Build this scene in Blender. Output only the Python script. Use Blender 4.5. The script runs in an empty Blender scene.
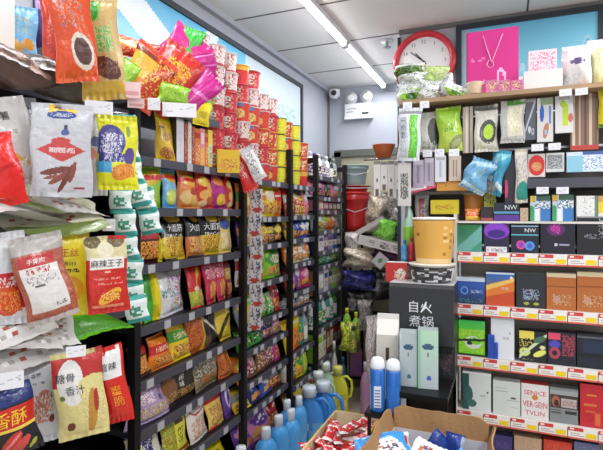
import bpy, math, random
from mathutils import Matrix, Vector, noise
S = bpy.context.scene
COL = S.collection
R = math.radians
TH = R(22.9)
CT, ST = math.cos(TH), math.sin(TH)
F = 478.0
EYE = 1.55
# ---------------------------------------------------------------- camera, world, exposure
cd = bpy.data.cameras.new('camera'); cam = bpy.data.objects.new('camera', cd); COL.objects.link(cam)
cam.location = (0, 0, EYE); cam.rotation_euler = (R(90), 0, TH)
cd.sensor_width = 36; cd.lens = F / 603 * 36; cd.shift_y = -11 / 603; cd.clip_start = .02
S.camera = cam
w = bpy.data.worlds.new('world'); S.world = w; w.use_nodes = True
w.node_tree.nodes['Background'].inputs[0].default_value = (.86, .93, 1, 1)
w.node_tree.nodes['Background'].inputs[1].default_value = 1.0
S.view_settings.view_transform = 'Standard'; S.view_settings.look = 'None'
S.view_settings.gamma = 1; S.view_settings.exposure = 0.1
TUBE = 16.0

def pt(px, py, d):
    r = (px - 301.5) / F * d
    return Vector((r * CT - d * ST, r * ST + d * CT, EYE - (py - 214) / F * d))
def dX(px, X):                      # depth of the point at column px on the plane x = X
    k = (px - 301.5) / F
    return X / (k * CT - ST)
def dY(px, Y):
    k = (px - 301.5) / F
    return Y / (k * ST + CT)
def onY(px, py, Y): return pt(px, py, dY(px, Y))
def onX(px, py, X): return pt(px, py, dX(px, X))

# ---------------------------------------------------------------- materials
def lin(c):
    return tuple((x / 12.92 if x <= .04045 else ((x + .055) / 1.055) ** 2.4) for x in c)
def H(s):
    assert len(s) == 6 and not (set(s) - set('0123456789abcdef')), s
    return tuple(int(s[i:i + 2], 16) / 255 for i in (0, 2, 4))
def mat(name, col=None, rough=.5, metal=0, coat=0, bump=0, bscale=60, var=0, emit=0, alpha=1, trans=0, attr=False):
    m = bpy.data.materials.new(name); m.use_nodes = True
    nt = m.node_tree; b = nt.nodes['Principled BSDF']
    b.inputs['Roughness'].default_value = rough; b.inputs['Metallic'].default_value = metal
    b.inputs['Coat Weight'].default_value = coat; b.inputs['Coat Roughness'].default_value = .15
    b.inputs['Alpha'].default_value = alpha; b.inputs['Transmission Weight'].default_value = trans
    tc = nt.nodes.new('ShaderNodeTexCoord')
    if attr:
        a = nt.nodes.new('ShaderNodeAttribute'); a.attribute_name = 'Col'
        nt.links.new(a.outputs['Color'], b.inputs['Base Color'])
    else:
        c = lin(H(col)) + (1,)
        b.inputs['Base Color'].default_value = c
        if var:
            n = nt.nodes.new('ShaderNodeTexNoise'); n.inputs['Scale'].default_value = 4; n.inputs['Detail'].default_value = 6
            nt.links.new(tc.outputs['Object'], n.inputs['Vector'])
            mx = nt.nodes.new('ShaderNodeMix'); mx.data_type = 'RGBA'
            mx.inputs[6].default_value = tuple(x * (1 - var) for x in c[:3]) + (1,); mx.inputs[7].default_value = tuple(min(1, x * (1 + var)) for x in c[:3]) + (1,)
            nt.links.new(n.outputs['Fac'], mx.inputs[0]); nt.links.new(mx.outputs[2], b.inputs['Base Color'])
        if emit:
            b.inputs['Emission Color'].default_value = c; b.inputs['Emission Strength'].default_value = emit
    if bump:
        n = nt.nodes.new('ShaderNodeTexNoise'); n.inputs['Scale'].default_value = bscale; n.inputs['Detail'].default_value = 3
        nt.links.new(tc.outputs['Object'], n.inputs['Vector'])
        bp = nt.nodes.new('ShaderNodeBump'); bp.inputs['Strength'].default_value = bump; bp.inputs['Distance'].default_value = .01
        nt.links.new(n.outputs['Fac'], bp.inputs['Height']); nt.links.new(bp.outputs[0], b.inputs['Normal'])
    return m
FILM = mat('printed_film', rough=.3, coat=.35, bump=.5, bscale=45, attr=True)
CARD = mat('printed_card', rough=.45, coat=.1, attr=True)
PLAS = mat('coloured_plastic', rough=.3, coat=.2, attr=True)
BLACK = mat('black_metal', '0f0f11', rough=.5, metal=.3)
SHELF = mat('shelf_steel', '2a2a2e', rough=.5, metal=.2, var=.1)
RAIL = mat('rail_plastic', '474650', rough=.4, var=.08)
WALL = mat('wall_paint', 'b2b5bd', rough=.8, var=.04)
CEIL = mat('ceiling_tile', 'f2eeea', rough=.9, var=.03, bump=.1, bscale=120)
SEAM = mat('tile_seam', '6f6c6a', rough=.9)
WOOD = mat('shelf_wood', 'a88a68', rough=.5, var=.25)
WHITE = mat('white_plastic', 'e9e9ea', rough=.4)
DARK = mat('dark_trim', '2b2f36', rough=.5)
CREAM = mat('cream_steel', 'd9d4cb', rough=.45)
CARTON = mat('corrugated_card', 'a57d53', rough=.85, var=.12, bump=.15, bscale=90)
CARTIN = mat('carton_lining', 'cfccd0', rough=.8, var=.05)
DOORM = mat('door_panel', 'b9b296', rough=.6, var=.06)
FRAMEM = mat('door_frame', '5d5f56', rough=.6)
METAL = mat('chrome_wire', 'b5b7ba', rough=.25, metal=.9)
LAMP = mat('lit_tube', 'f6f8ff', emit=TUBE)
CLEAR = mat('clear_film', 'f4f7f8', rough=.12, coat=.3, bump=.7, bscale=40, alpha=.35)
# floor tiles
FLOOR = mat('floor_tile', 'b9a994', rough=.35, var=.06)
nt = FLOOR.node_tree; br = nt.nodes.new('ShaderNodeTexBrick'); br.offset = 0
br.inputs['Color1'].default_value = lin(H('b9a994')) + (1,); br.inputs['Color2'].default_value = lin(H('b3a38e')) + (1,)
br.inputs['Mortar'].default_value = lin(H('857b6d')) + (1,); br.inputs['Scale'].default_value = 1; br.inputs['Mortar Size'].default_value = .004
br.inputs['Brick Width'].default_value = .6; br.inputs['Row Height'].default_value = .6
tc = nt.nodes.new('ShaderNodeTexCoord'); nt.links.new(tc.outputs['Object'], br.inputs['Vector']); nt.links.new(br.outputs[0], nt.nodes['Principled BSDF'].inputs['Base Color'])

# ---------------------------------------------------------------- mesh builder
class MB:
    def __init__(s): s.v = []; s.f = []; s.c = []; s.m = []; s.s = []
    def add(s, vs, fs, col='ffffff', m=0, smooth=False, M=None):
        o = len(s.v)
        if M is not None: vs = [tuple(M @ Vector(p)) for p in vs]
        s.v += [tuple(p) for p in vs]
        for i, f in enumerate(fs):
            s.f.append([o + k for k in f]); s.m.append(m); s.s.append(smooth)
            c = col[i] if isinstance(col, list) else col
            s.c.append(H(c) if isinstance(c, str) else c)
        return s
    def box(s, x0, x1, y0, y1, z0, z1, col='ffffff', m=0, M=None, cols=None):
        vs = [(x, y, z) for z in (z0, z1) for y in (y0, y1) for x in (x0, x1)]
        fs = [(0, 1, 5, 4), (1, 3, 7, 5), (3, 2, 6, 7), (2, 0, 4, 6), (4, 5, 7, 6), (0, 2, 3, 1)]   # front right back left top bottom
        return s.add(vs, fs, cols or col, m, False, M)
    def lathe(s, prof, n=20, col='ffffff', m=0, M=None, sx=1, sy=1, cf=None, smooth=True):
        vs = []; fs = []; cs = []
        for r, z in prof:
            for k in range(n):
                a = 2 * math.pi * k / n - math.pi / 2
                vs.append((r * math.cos(a) * sx, r * math.sin(a) * sy, z))
        for i in range(len(prof) - 1):
            for k in range(n):
                k2 = (k + 1) % n
                fs.append((i * n + k, i * n + k2, (i + 1) * n + k2, (i + 1) * n + k))
                if cf:
                    u = ((k + .5) / n + .5) % 1; v = ((prof[i][1] + prof[i + 1][1]) / 2)
                    cs.append(cf(u, v))
                else: cs.append(col)
        fs.append(tuple(reversed(range(n)))); cs.append(col if not cf else cf(.5, prof[0][1]))
        fs.append(tuple((len(prof) - 1) * n + k for k in range(n))); cs.append(col if not cf else cf(.5, prof[-1][1]))
        return s.add(vs, fs, cs, m, smooth, M)
    def tube(s, pts, r, col='ffffff', m=0, n=8, M=None):
        vs = []; fs = []
        P = [Vector(p) for p in pts]
        for i, p in enumerate(P):
            t = (P[min(i + 1, len(P) - 1)] - P[max(i - 1, 0)]).normalized()
            a = t.orthogonal().normalized() if i == 0 else (a - t * a.dot(t)).normalized()
            b = t.cross(a)
            for k in range(n):
                q = 2 * math.pi * k / n
                vs.append(tuple(p + (a * math.cos(q) + b * math.sin(q)) * r))
        for i in range(len(P) - 1):
            for k in range(n):
                fs.append((i * n + k, i * n + (k + 1) % n, (i + 1) * n + (k + 1) % n, (i + 1) * n + k))
        fs += [tuple(reversed(range(n))), tuple((len(P) - 1) * n + k for k in range(n))]
        return s.add(vs, fs, col, m, True, M)
    def mesh(s, name, mats):
        me = bpy.data.meshes.new(name); me.from_pydata(s.v, [], s.f)
        for m in (mats if isinstance(mats, (list, tuple)) else [mats]): me.materials.append(m)
        me.polygons.foreach_set('material_index', s.m); me.polygons.foreach_set('use_smooth', s.s)
        at = me.color_attributes.new('Col', 'FLOAT_COLOR', 'CORNER'); buf = []
        for f, c in zip(s.f, s.c): buf += list(lin(c) + (1,)) * len(f)
        at.data.foreach_set('color', buf); me.update()
        return me
def link(name, me, parent=None, loc=None, rot=None):
    o = bpy.data.objects.new(name, me); COL.objects.link(o)
    if parent: o.parent = parent
    if loc is not None: o.location = loc
    if rot is not None: o.rotation_euler = rot
    return o
BADL = []; SEEN = {}
def tag(o, label, cat, group=None):
    o['label'] = label; o['category'] = cat
    if group: o['group'] = group
    n = len(label.replace(',', ' ').split())
    if n > 16 or n < 4: BADL.append((n, label))
    if label in SEEN: BADL.append(('dup', label))
    SEEN[label] = 1
    return o
def struct(name, mb, m):
    o = link(name, mb.mesh(name, m)); o['kind'] = 'structure'; return o
def thing(name, parts, label, cat, loc, rot=(0, 0, 0), group=None, scale=None):
    """parts: a mesh, or a list of (part name, mesh); each thing is one top-level object"""
    if not isinstance(parts, list):
        o = link(name, parts, None, loc, rot)
    else:
        o = link(name, None, None, loc, rot)
        for p in parts:
            c = link(p[0], p[1], o, p[2] if len(p) > 2 else None, p[3] if len(p) > 3 else None)
    if scale: o.scale = scale
    return tag(o, label, cat, group)

# ---------------------------------------------------------------- lettering and prints
TC = {}
def glyphs(txt):
    if txt in TC: return TC[txt]
    c = bpy.data.curves.new('lettering', 'FONT'); c.body = txt; c.resolution_u = 1
    o = bpy.data.objects.new('lettering', c); COL.objects.link(o)
    bpy.context.view_layer.update()
    me = bpy.data.meshes.new_from_object(o.evaluated_get(bpy.context.evaluated_depsgraph_get()))
    vs = [v.co.copy() for v in me.vertices]; fs = [list(p.vertices) for p in me.polygons]
    bpy.data.objects.remove(o); bpy.data.curves.remove(c); bpy.data.meshes.remove(me)
    if not vs: return [], [], 1
    x0 = min(v.x for v in vs); x1 = max(v.x for v in vs); y0 = min(v.y for v in vs); y1 = max(v.y for v in vs)
    h = (y1 - y0) or 1
    vs = [((v.x - (x0 + x1) / 2) / h, (v.y - (y0 + y1) / 2) / h) for v in vs]
    TC[txt] = (vs, fs, (x1 - x0) / h); return TC[txt]
NK = [8, 10]
def sample(D, u, v, rnd):
    c = D['base']
    for s in D['shapes']:
        k = s[0]
        if k == 'r':
            if s[1] <= u <= s[3] and s[2] <= v <= s[4]: c = s[5]
        elif k == 'e':
            du, dv = u - s[1], v - s[2]
            a = R(s[6]) if len(s) > 6 else 0
            x = (du * math.cos(a) + dv * math.sin(a)) / s[3]; y = (-du * math.sin(a) + dv * math.cos(a)) / s[4]
            if x * x + y * y <= 1: c = s[5]
        elif k == 'd':
            if abs(u - s[1]) / s[3] + abs(v - s[2]) / s[4] <= 1: c = s[5]
        elif k == 'n':
            if s[1] <= u <= s[3] and s[2] <= v <= s[4]:
                sd = len(s[5]) * 3.7 + s[1] * 11 + s[4] * 5
                a = noise.noise(Vector((u * NK[0], v * NK[1], sd))) + .45 * noise.noise(Vector((u * NK[0] * 2.3, v * NK[1] * 2.3, sd + 9)))
                q = noise.noise(Vector((u * NK[0] * 1.3, v * NK[1] * 1.3, sd + 31))) * 1.5 + .5
                if q < (s[6] if len(s) > 6 else .6) + .12: c = s[5][int(abs(a) * 3.2 * len(s[5]) + rnd.random() * .5) % len(s[5])]
        elif k == 'g':                      # printed colour blend, bottom to top
            if s[1] <= u <= s[3] and s[2] <= v <= s[4]:
                t = (v - s[2]) / (s[4] - s[2]); a, b = H(s[5]), H(s[6]); c = tuple(a[i] * (1 - t) + b[i] * t for i in range(3))
        elif k == 'l':                      # slanted band
            if abs(v - (s[1] + s[2] * u)) < s[3]: c = s[4]
    return H(c) if isinstance(c, str) else c
DES = {}
def labs(dd):
    out = []
    for q in dd['shapes']: out += (q[5] if isinstance(q[5], list) else [q[5]])
    return out or None
def D(name, desc, base, shapes=(), back=None, side=None, texts=(), top=None):
    DES[name] = dict(desc=desc, base=base, shapes=list(shapes), texts=list(texts), back=back or base, side=side or base, top=top or side or base)
def puttext(mb, D_, surf, w, h, eps):
    for t in D_['texts']:
        _, cx, cy, hh, txt, col = t[:6]
        vert = len(t) > 6 and t[6] == 'v'
        rows = list(txt) if vert else [txt]
        for i, row in enumerate(rows):
            vs, fs, asp = glyphs(row)
            if not vs: continue
            s = hh * h; y0 = cy * h - (i * s * 1.12 if vert else 0)
            wmax = t[7] if len(t) > 7 else None
            sx = s if not wmax else min(s, wmax * w / asp)
            out = []
            for x, y in vs:
                u = cx + x * sx / w; v = (y0 + y * s) / h
                p = surf(min(max(u, .01), .99), min(max(v, .01), .99)); out.append((p[0], p[1] - eps, p[2]))
            mb.add(out, fs, col)
# pouch: width on x, height on z, printed front facing -y, stands on z = 0
def pouch(key, w, h, t, dn, nx=22, nz=28, seed=1, flat=.06, wr=1.0):
    NK[0] = min(nx * .42, 13); NK[1] = min(nz * .42, 16)
    d = DES[dn]; rnd = random.Random(seed); ph = [rnd.uniform(0, 6.28) for _ in range(8)]
    def prof(u, v):
        a = max(0, 1 - abs(2 * u - 1) ** 2.6) ** .65
        vv = min(1, max(0, (v - flat) / (1 - 2 * flat)))
        b = max(0, 1 - abs(2 * vv - 1) ** 3.0) ** .6
        wv = .12 * math.sin(9 * u + 5 * v + ph[0]) * math.sin(7 * v - 3 * u + ph[1]) + .10 * math.sin(23 * u + ph[2]) * abs(2 * v - 1) ** 2
        return t / 2 * a * b * (1 + wr * wv)
    def pos(u, v, sgn):
        ww = w * (1 - .07 * math.sin(math.pi * v) * min(1, t / w * 3))
        x = (u - .5) * ww + .006 * wr * math.sin(9 * v + ph[3]) * (1 if t > .01 else 0) * w / .2
        z = v * h + .012 * h * math.sin(5 * u + ph[4]) * (v - .5) * wr
        bow = .012 * wr * w / .15 * math.sin(3.1 * u + 2.3 * v + ph[5])
        rip = .0018 * wr * math.sin(40 * u + ph[6]) * (1 if v < flat * 1.3 or v > 1 - flat * 1.3 else .15)
        return (x, -sgn * prof(u, v) + bow + rip, z)
    mb = MB()
    for sgn in (1, -1):
        vs = [pos(i / nx, j / nz, sgn) for j in range(nz + 1) for i in range(nx + 1)]
        fs = []; cs = []
        for j in range(nz):
            for i in range(nx):
                q = (j * (nx + 1) + i, j * (nx + 1) + i + 1, (j + 1) * (nx + 1) + i + 1, (j + 1) * (nx + 1) + i)
                fs.append(q if sgn > 0 else tuple(reversed(q)))
                cs.append(sample(d, (i + .5) / nx, (j + .5) / nz, rnd) if sgn > 0 else H(d['back']))
        mb.add(vs, fs, cs, 0, True)
    puttext(mb, d, lambda u, v: pos(u, v, 1), w, h, .0015)
    return mb.mesh(key, FILM)
def boxy(key, w, h, t, dn, nx=16, nz=20, seed=1, m=None):
    NK[0] = min(nx * .42, 13); NK[1] = min(nz * .42, 16)
    d = DES[dn]; rnd = random.Random(seed); mb = MB()
    vs = [((i / nx - .5) * w, -t / 2, j / nz * h) for j in range(nz + 1) for i in range(nx + 1)]
    fs = []; cs = []
    for j in range(nz):
        for i in range(nx):
            fs.append((j * (nx + 1) + i, j * (nx + 1) + i + 1, (j + 1) * (nx + 1) + i + 1, (j + 1) * (nx + 1) + i)); cs.append(sample(d, (i + .5) / nx, (j + .5) / nz, rnd))
    mb.add(vs, fs, cs)
    x, y = w / 2, t / 2
    vs = [(-x, -y, 0), (x, -y, 0), (x, y, 0), (-x, y, 0), (-x, -y, h), (x, -y, h), (x, y, h), (-x, y, h)]
    mb.add(vs, [(1, 2, 6, 5), (2, 3, 7, 6), (3, 0, 4, 7), (4, 5, 6, 7), (0, 3, 2, 1)], [d['side'], d['back'], d['side'], d['top'], d['side']])
    puttext(mb, d, lambda u, v: ((u - .5) * w, -y, v * h), w, h, .0008)
    return mb.mesh(key, m or CARD)
def cup(key, r, h, dn, n=28, nz=12, seed=1, lid='e8e0d0', taper=.8):
    NK[0] = 5.5; NK[1] = 5
    d = DES[dn]; rnd = random.Random(seed); mb = MB()
    prof = [(r * (taper + (1 - taper) * j / nz), h * .94 * j / nz) for j in range(nz + 1)]
    mb.lathe(prof, n, cf=lambda u, v: sample(d, (u * 2) % 1, v / h, rnd))
    lm = MB(); lm.lathe([(r * 1.05, h * .94), (r * 1.06, h * .965), (r * 1.04, h * .985), (r * .3, h)], n, lid)
    return [('cup_body', mb.mesh(key, CARD)), ('lid', lm.mesh(key + '_lid', CARD))]
def bottle(key, r, h, body, cap, lab=None, sy=1, n=20, neck=.35, seed=1, capr=None, high=False):
    rnd = random.Random(seed); mb = MB()
    prof = [(r * .93, 0), (r, .02 * h), (r, .3 * h), (r, .55 * h), (r * .96, .62 * h), (r * .8, .7 * h), (r * .55, .77 * h), (r * neck, .82 * h), (r * neck, .86 * h)]
    if high: prof = [(r * .93, 0), (r, .02 * h), (r * .96, .3 * h), (r, .6 * h), (r * .98, .7 * h), (r * .88, .77 * h), (r * .66, .82 * h), (r * neck, .85 * h), (r * neck, .87 * h)]
    pr = []
    for a, b in zip(prof, prof[1:]):
        k = 6 if b[1] - a[1] > .15 * h else 2
        pr += [(a[0] + (b[0] - a[0]) * i / k, a[1] + (b[1] - a[1]) * i / k) for i in range(k)]
    pr.append(prof[-1])
    mb.lathe(pr, n, sy=sy, cf=lambda u, v: (H(rnd.choice(lab)) if lab and .12 * h < v < .52 * h and .2 < u < .8 else H(body)))
    cr = capr or r * (neck + .1)
    cm = MB(); cm.lathe([(cr, .84 * h), (cr, .97 * h), (cr * .9, h)], n, cap, sy=sy if capr else 1)
    return [('bottle_body', mb.mesh(key, PLAS)), ('cap', cm.mesh(key + '_cap', PLAS))]
def jug(key, w, h, t, body, cap, lab):
    """detergent jug with a side handle"""
    rnd = random.Random(3); mb = MB()
    prof = [(.46, 0), (.5, .03), (.5, .15), (.5, .3), (.5, .42), (.47, .55), (.4, .66), (.28, .75), (.17, .8), (.16, .85)]
    mb.lathe([(a * w * .82, b * h) for a, b in prof], 24, sy=t / w, cf=lambda u, v: H(rnd.choice(lab)) if .1 * h < v < .42 * h and .27 < u < .73 else H(body))
    hd = MB(); hd.tube([(.14 * w, 0, .76 * h), (.36 * w, 0, .79 * h), (.52 * w, 0, .7 * h), (.55 * w, 0, .55 * h), (.5 * w, 0, .38 * h), (.38 * w, 0, .33 * h)], .055 * w, body)
    cm = MB(); cm.lathe([(.19 * w, .84 * h), (.19 * w, .96 * h), (.17 * w, h)], 18, cap)
    return [('bottle_body', mb.mesh(key, PLAS)), ('handle', hd.mesh(key + '_handle', PLAS)), ('cap', cm.mesh(key + '_cap', PLAS))]

# ================================================================ the setting
XL, YB, YR, XC, ZC = -1.7, 4.74, 3.4, -.68, 2.85
def shell(name, x0, x1, y0, y1, z0, z1, m): return struct(name, MB().box(x0, x1, y0, y1, z0, z1), m)
shell('floor', XL - .1, 2.6, -2.6, YB + .1, -.1, 0, FLOOR)
shell('ceiling', XL - .1, 2.6, -2.6, YB + .1, ZC, ZC + .1, CEIL)
shell('wall_left', XL - .1, XL, -2.6, YB + .1, 0, ZC, WALL)
shell('wall_back', XL, XC + .1, YB, YB + .1, 0, ZC, WALL)
shell('wall_front', XC, 2.6, YR, YR + .1, 0, ZC, WALL)
shell('wall_side', XC, XC + .1, YR + .1, YB, 0, ZC, WALL)
shell('wall_right', 2.5, 2.6, -2.6, YR, 0, ZC, WALL)
mb = MB()                                   # seams of the suspended ceiling
for y in (.14, .8, 1.46, 2.12, 2.78, 3.44, 4.1): mb.box(XL, 2.5 if y < YR else XC, y - .006, y + .006, ZC - .003, ZC + .001)
for x in (-1.08, .14, 1.36): mb.box(x - .006, x + .006, -2.6, YR if x > XC else YB, ZC - .003, ZC + .001)
struct('trim_1', mb, SEAM)
struct('trim_2', MB().box(XL, XL + .04, -2.6, YB, ZC - .04, ZC), WALL)
struct('trim_3', MB().box(XC, 2.5, YR - .015, YR, ZC - .03, ZC), SEAM)
struct('trim_4', MB().box(XC - .012, XC + .01, YR - .012, YR + .01, 0, ZC - .05), DARK)
px = onY(328, 100, YB).x
struct('trim_5', MB().box(px + .0, px + .018, YB - .02, YB, 0, ZC), SEAM)
struct('trim_6', MB().box(px - .16, px - .0, YB - .09, YB, 0, ZC), WALL)
# the door at the end of the aisle
a = onY(336, 160, YB); top = onY(360, 152, YB).z
struct('door_1', MB().box(a.x + .07, XC - .03, YB - .03, YB, 0, top - .05), DOORM)
mb = MB(); mb.box(a.x, a.x + .07, YB - .06, YB, 0, top); mb.box(a.x, XC, YB - .06, YB, top - .05, top + .02)
fr = link('door_frame', mb.mesh('door_frame', FRAMEM)); fr['kind'] = 'structure'

# ---------------------------------------------------------------- lamps
def tube_lamp(x, y0, y1, z, label, E=10):
    h = MB(); h.box(x - .028, x + .028, y0, y1, z - .02, ZC - .002)
    t = MB(); t.tube([(x, y0 + .02, z - .03), (x, y1 - .02, z - .03)], .016, n=12)
    e = MB(); e.box(x - .02, x + .02, y0, y0 + .02, z - .05, z - .015); e.box(x - .02, x + .02, y1 - .02, y1, z - .05, z - .015)
    o = link('tube_light', None, None, (0, 0, 0))
    for n, m_, mt in (('housing', h, WHITE), ('tube', t, LAMP), ('end_cap', e, WHITE)): link(n, m_.mesh(n, mt), o)
    tag(o, label, 'light', 'ceiling tube lights')
    ld = bpy.data.lights.new('tube_glow', 'AREA'); ld.shape = 'RECTANGLE'; ld.size = .05; ld.size_y = y1 - y0 - .06; ld.energy = E; ld.color = (.95, .97, 1)
    l = bpy.data.objects.new('tube_glow', ld); COL.objects.link(l); l.parent = o; l.location = (x, (y0 + y1) / 2, z - .055)
tube_lamp(-1.08, 3.40, 4.62, 2.83, 'lit white tube light on ceiling nearer the back wall')
tube_lamp(-1.08, 2.14, 3.36, 2.83, 'lit white tube light on ceiling cut by top edge of picture')
for i, (x, y) in enumerate(((-1.08, .5), (-1.08, -1.2), (.9, .9), (.9, -1.0), (1.05, 2.0))):  # extra tubes outside the view, added to raise the light level in the room
    tube_lamp(x, y, y + 1.22, 2.83, 'added white tube light on ceiling out of view, ' + ['over hanging snacks', 'behind the camera on the left', 'right of camera', 'behind camera on the right', 'over the counter space'][i], [9, 16, 30, 30, 20][i])

# ---------------------------------------------------------------- things on the walls
# long framed poster high on the left wall
def poster(name, label, x0, x1, z0, z1, dn, M, frame=.035, nx=110, nz=60):
    d = DES[dn]; rnd = random.Random(5)
    mb = MB(); f = frame
    W_, H_ = x1 - x0, z1 - z0
    vs = [(x0 + W_ * i / nx, -.006, z0 + H_ * j / nz) for j in range(nz + 1) for i in range(nx + 1)]
    fs = []; cs = []
    for j in range(nz):
        for i in range(nx):
            fs.append((j * (nx + 1) + i, j * (nx + 1) + i + 1, (j + 1) * (nx + 1) + i + 1, (j + 1) * (nx + 1) + i)); cs.append(sample(d, (i + .5) / nx, (j + .5) / nz, rnd))
    mb.add(vs, fs, cs)
    mb.box(x0, x1, -.005, 0, z0, z1, d['base'])
    puttext(mb, d, lambda u, v: (x0 + u * W_, -.006, z0 + v * H_), W_, H_, .001)
    fm = MB()
    for a in ((x0 - f, x1 + f, z1, z1 + f), (x0 - f, x1 + f, z0 - f, z0), (x0 - f, x0, z0, z1), (x1, x1 + f, z0, z1)): fm.box(a[0], a[1], -.02, 0, a[2], a[3])
    o = link(name, None); o.matrix_world = M
    link('picture', mb.mesh('picture', CARD), o); link('frame', fm.mesh('frame', DARK), o)
    return tag(o, label, 'poster')
D('post_l', '', '8ccfe6', [('g', 0, 0, 1, 1, 'a9dcec', '5fb6dc'), ('e', .22, .75, .07, .35, 'e9f2f5', 20), ('e', .36, .6, .05, .45, 'dfeef2', -15), ('e', .4, .35, .06, .3, 'f2f6f7', 10),
  ('r', 0, 0, .42, .3, 'c2257c'), ('r', .0, 0, .18, .38, 'd9b7a2'), ('r', .62, 0, 1, 1, 'c6d3da'), ('e', .8, .4, .12, .3, '9fc4d6', 20), ('n', .7, .1, .95, .6, ['b4cfdb', 'd5dfe3', '8fbbd0'], .4)])
Ml = Matrix.Translation((XL + .002, 0, 0)) @ Matrix.Rotation(R(90), 4, 'Z')
poster('wall_poster', 'long dark-framed pale blue poster high on the left wall', 1.35, 3.98, 2.12, 2.69, 'post_l', Ml, nx=150)
a = onY(457, 30, YR); b = onY(598, 12, YR)
D('post_r', '', '8fd4ee', [('g', 0, 0, 1, 1, 'b4e6f2', '74c8e6'), ('r', .36, .0, 1, .42, 'f0f0ee'), ('e', .47, .3, .13, .22, 'f0f0ee'), ('r', .4, 0, 1, .22, 'efefec'), ('e', .93, .7, .03, .12, 'a9d8e6'), ('e', .93, .7, .02, .09, '68b5d2'),
  ('e', .3, .55, .015, .04, 'bfe3ec'), ('e', .47, .6, .02, .03, 'bfe3ec'), ('r', 0, 0, .06, 1, 'a8c9d6')])
poster('wall_poster', 'dark-framed sky blue poster on wall behind the pink carrier bag', a.x + .03, b.x, 2.06, onY(530, 21, YR).z, 'post_r', Matrix.Translation((0, YR - .002, 0)))
# red rimmed clock
c = onY(424.5, 63, YR); r = .215
mb = MB(); N = 48
mr = Matrix.Translation(c + Vector((0, -.003, 0))) @ Matrix.Rotation(R(90), 4, 'X')
o = link('wall_clock', None)
o.matrix_world = mr
rim = MB(); pr = [(r * .97, 0), (r, .015), (r * .98, .04), (r * .9, .048), (r * .82, .04), (r * .8, .02)]
vs = [(q * math.cos(2 * math.pi * k / N), q * math.sin(2 * math.pi * k / N), z) for q, z in pr for k in range(N)]
rim.add(vs, [(i * N + k, i * N + (k + 1) % N, (i + 1) * N + (k + 1) % N, (i + 1) * N + k) for i in range(5) for k in range(N)], 'd12f3c', 0, True)
fa = MB(); fa.lathe([(r * .82, 0), (r * .82, .02)], N, 'f4f4f2', smooth=False)
for k in range(12):
    q = 2 * math.pi * k / 12; vsg, fsg, asp = glyphs(str(12 if k == 0 else k))
    cx, cy = r * .66 * math.sin(q), r * .66 * math.cos(q)
    fa.add([(cx + x * .024, cy + y * .024, .0212) for x, y in vsg], fsg, '444444')
hd = MB()
for ang, L, wd in ((-42, .085, .007), (-150 + 100, .12, .005)):
    q = R(ang); hd.box(-wd / 2, wd / 2, -.02, L, .024, .027, M=Matrix.Rotation(-q, 4, 'Z'))
hd.lathe([(.008, .022), (.008, .03)], 12)
link('rim', rim.mesh('rim', PLAS), o); link('dial', fa.mesh('dial', CARD), o); link('clock_hand', hd.mesh('clock_hand', BLACK), o)
tag(o, 'round wall clock with thick red rim and white dial', 'clock')
# small clock-side notice on the wall
a = onY(401, 55, YR); 
D('notice', '', 'cfd3da', [('r', .3, .45, .75, .5, '30343c'), ('r', .48, .25, .56, .5, '30343c'), ('r', .3, .7, .7, .73, '8a8f99')])
thing('wall_notice', boxy('wall_notice', .1, .34, .006, 'notice'), 'pale notice sheet on wall left of the red clock', 'notice', (XC + .075, YR - .005, 2.36))
# emergency light
c = onY(360, 112, YB)
o = link('emergency_light', None, None, (c.x, YB - .002, c.z))
mb = MB(); mb.box(-.14, .14, -.07, 0, -.075, .075); mb.box(-.145, .145, -.075, -.07, -.08, -.055)
link('housing', mb.mesh('housing', WHITE), o)
mb = MB(); mb.box(.04, .11, -.073, -.07, -.04, -.02); mb.box(-.12, -.02, -.073, -.07, .02, .025); mb.box(-.12, -.05, -.073, -.07, -.01, -.005)
link('panel', mb.mesh('panel', DARK), o, None)
for x in (-.075, .085):
    mb = MB(); Mh = Matrix.Translation((x, -.02, .135)) @ Matrix.Rotation(R(90), 4, 'X')
    mb.lathe([(.045, 0), (.062, .03), (.06, .055), (.05, .06)], 24, 'd8dadc', M=Mh)
    mb.lathe([(.048, .0605), (.02, .066)], 20, 'f4f4ee', M=Mh)
    mb.tube([(x, -.03, .07), (x, -.03, .1)], .012, 'c8c8c8')
    link('lamp_head', mb.mesh('lamp_head', PLAS), o)
tag(o, 'white emergency light with two round lamp heads on back wall', 'emergency light')
# dome camera
c = onY(334.5, 93, YB - .1)
o = link('security_camera', None, None, c)
mb = MB(); mb.lathe([(.055, .03), (.06, .0), (.055, -.03), (.03, -.055), (.01, -.06)], 24, 'efefef'); mb.box(-.03, .03, 0, .1, -.02, .03, 'e4e4e4')
link('camera_body', mb.mesh('camera_body', PLAS), o)
mb = MB(); mb.lathe([(.028, 0), (.026, .02), (.01, .03)], 18, '24262c', M=Matrix.Translation((.01, -.045, -.01)) @ Matrix.Rotation(R(100), 4, 'X'))
link('lens', mb.mesh('lens', PLAS), o)
tag(o, 'small white dome security camera with dark lens on back wall', 'camera')
# sprinkler
c = pt(387, 46, 4.0)
mb = MB(); mb.lathe([(.05, ZC), (.05, ZC - .008)], 20, 'cfcfcf'); mb.tube([(0, 0, ZC), (0, 0, ZC - .05)], .01, 'a9a9a9'); mb.lathe([(.03, ZC - .055), (.03, ZC - .05)], 16, '9c9c9c')
k = (214 - 46) / F; d = (ZC - .04 - EYE) / k; c = pt(387, 46, d)
o = thing('ceiling_sprinkler', mb.mesh('ceiling_sprinkler', PLAS), 'small metal sprinkler head hanging from the ceiling', 'sprinkler', (c.x, c.y, 0))

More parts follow.
